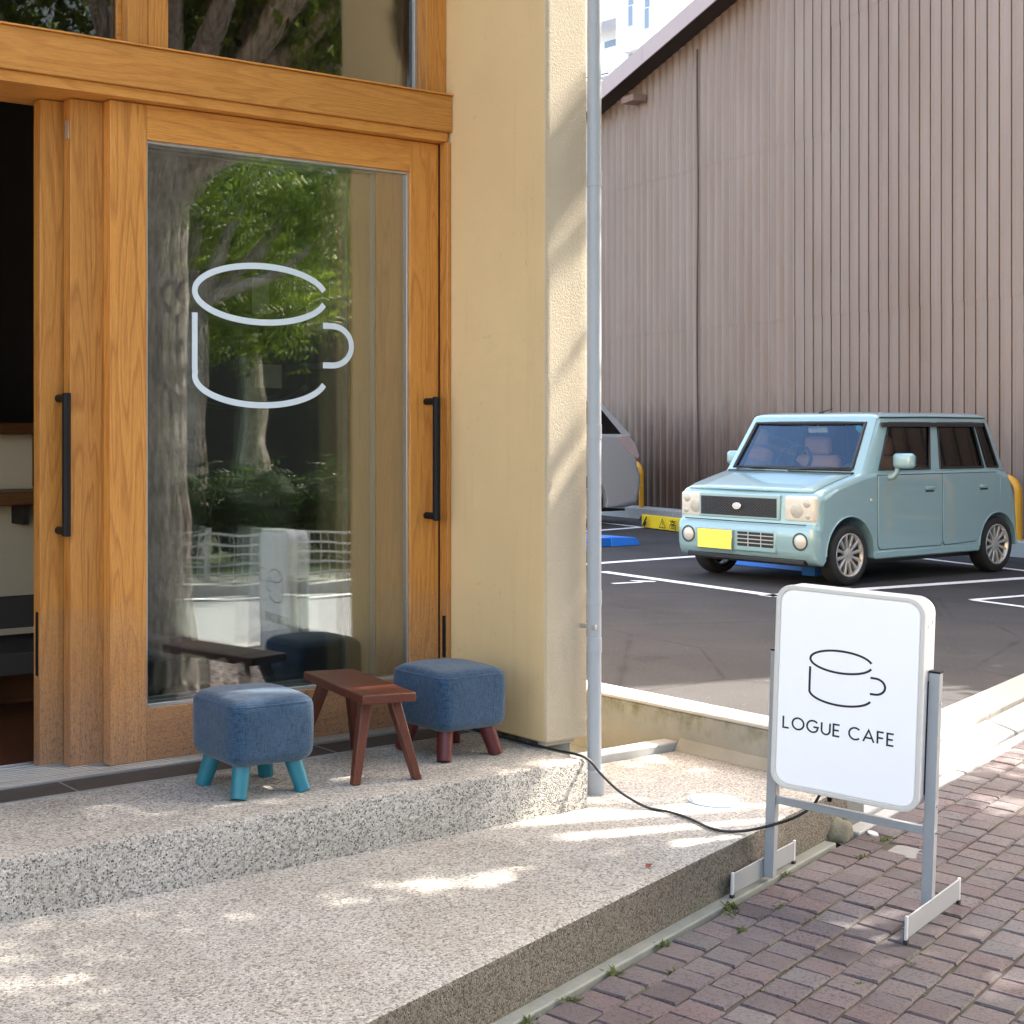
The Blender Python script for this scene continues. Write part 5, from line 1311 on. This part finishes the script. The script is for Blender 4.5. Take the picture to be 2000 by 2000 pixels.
# ================================================================== INSIDE THE CAFE
cb = thing("counter_cabinet", "beige cafe counter with oak shelf edges glimpsed through the open doorway", "counter", (2.9,7.0,.30))
g = G(); g.box(.4,3.3,7.02,7.5,.30,.985); part("front_panel", g, M['beige_wall'], cb)
g = G(); g.box(.4,3.36,6.82,7.5,.986,1.055); part("worktop", g, M['shelf_wood'], cb, bevel=.006)
g = G(); g.box(.4,3.18,7.10,7.5,1.056,1.345); part("white_box", g, M['beige_wall'], cb, bevel=.004)
g = G(); g.box(.4,3.36,6.95,7.5,1.346,1.405); part("upper_shelf", g, M['int_wood'], cb, bevel=.004)
g = G(); g.obox((3.02,6.86,.985), (.03,0,0), (0,.15,0), (0,0,-.10)); part("bracket", g, M['int_dark'], cb)
bn = thing("dark_bench", "dark wooden chair back and seat just inside the open doorway", "chair", (2.3,5.25,.30))
g = G(); g.box(1.6,2.85,5.22,5.27,.605,.725); part("back_rail", g, M['int_dark'], bn, bevel=.004)
g = G(); g.box(1.6,2.85,4.95,5.40,.47,.555); part("seat", g, M['int_dark'], bn, bevel=.006)
for xx in (1.64,2.13,2.80):
    g = G(); g.box(xx,xx+.045,5.215,5.265,.3005,.725); part("leg", g, M['int_dark'], bn)
g = G(); g.box(1.7,2.78,5.30,5.34,.3005,.47); part("apron", g, M['int_wood'], bn)
rr = random.Random(4)
for i,(x,z) in enumerate(((2.5,1.47),(2.62,1.45),(2.78,1.50),(2.92,1.46))):
    g = G(); hh_ = rr.uniform(.20,.28); g.lathe([(.03,0),(.032,.005),(.032,hh_*.55),(.012,hh_*.75),(.012,hh_),(.0001,hh_)], 14, Matrix.Translation((x,7.15,1.406)))
    tag(part("bottle", g, M['dark_glass'], smooth=40, base=(x,7.15,1.406)), "dark glass bottle standing on the upper shelf inside the cafe", "bottle", "bottles on the cafe shelf")
for (x0,x1,z0,z1,yy,m,lab) in ((2.89,2.965,1.80,1.93,4.50,'paper',"narrow printed card hung inside behind the cup outline's rim"),(3.145,3.245,1.735,1.832,4.52,'paper',"square picture card hung inside beside the cup outline's handle"),
        (3.268,3.300,1.79,1.945,4.54,'paper_w',"slim white card strip hung inside at the right of the cup outline"),(2.905,3.02,1.525,1.612,4.50,'paper',"folded menu card hung inside just above the cup outline's base")):
    g = G(); g.box(x0,x1,yy,yy+.003,z0,z1); tag(part("hanging_card", g, M[m], base=((x0+x1)/2,yy,z0)), lab, "card")
# ================================================================== WEEDS IN THE JOINTS
def weed(p, s, seed, label):
    rr = random.Random(seed); g = G(); tones = []
    for _ in range(26):
        a = rr.uniform(0,6.28); d = Vector((math.cos(a),math.sin(a),rr.uniform(.2,1.3))).normalized(); o = p+Vector((rr.gauss(0,s*.35),rr.gauss(0,s*.2),0)); sd = Vector((-d.y,d.x,0)).normalized()
        L_ = s*rr.uniform(.4,1); n0 = len(g.v); g.v += [o-sd*s*.05, o+sd*s*.05, o+d*L_*.6+sd*s*.07, o+d*L_+Vector((0,0,-L_*.15)), o+d*L_*.6-sd*s*.07]
        g.f.append([n0,n0+1,n0+2,n0+3,n0+4]); g.m.append(0); tones.append(rr.random())
    o = part("weed", g, M['weed'], recalc=False, base=p); at = o.data.attributes.new("tone",'FLOAT','FACE'); at.data.foreach_set("value", tones)
    return tag(o, label, "weed", "weeds sprouting along the foot of the landing")
WL = "small green weed tuft sprouting from a brick joint near the landing"
for i,(a,b,s) in enumerate(((4.02,1.80,.055),(3.95,1.775,.045),(4.42,1.80,.035),(3.60,1.80,.04),(3.33,1.80,.045),(3.10,1.795,.04),(2.92,1.798,.04),(3.86,1.70,.03),(4.12,1.70,.035),(4.78,1.70,.04),(5.02,1.72,.05),(3.45,1.70,.025),(3.95,1.28,.03),(3.72,1.33,.02),(3.5,1.49,.02))):
    weed(uv(a,b,Z_SIDE(b)-.004), s*.75, 100+i, WL)
# moss creeping in the joints: one mass nobody could count
rr = random.Random(8); g = G(); tones = []
for _ in range(2600):
    k = rr.randrange(14); vv_ = 1.80-k*BW+rr.gauss(0,.0022); uu_ = rr.uniform(2.6,5.2)
    if math.sin(uu_*7.3+k*1.9)+math.sin(uu_*17+k*3) < .55: continue
    p = uv(uu_,vv_,Z_SIDE(vv_)-.006); a = rr.uniform(0,6.28); s = rr.uniform(.003,.008); d = Vector((math.cos(a),math.sin(a),rr.uniform(.3,1))).normalized()*s; sd = Vector((-d.y,d.x,0)).normalized()*s*.5
    n0 = len(g.v); g.v += [p-sd,p+sd,p+d]; g.f.append([n0,n0+1,n0+2]); g.m.append(0); tones.append(rr.random())
o = part("moss", g, M['weed'], recalc=False); at = o.data.attributes.new("tone",'FLOAT','FACE'); at.data.foreach_set("value", tones); tag(o, kind='stuff')
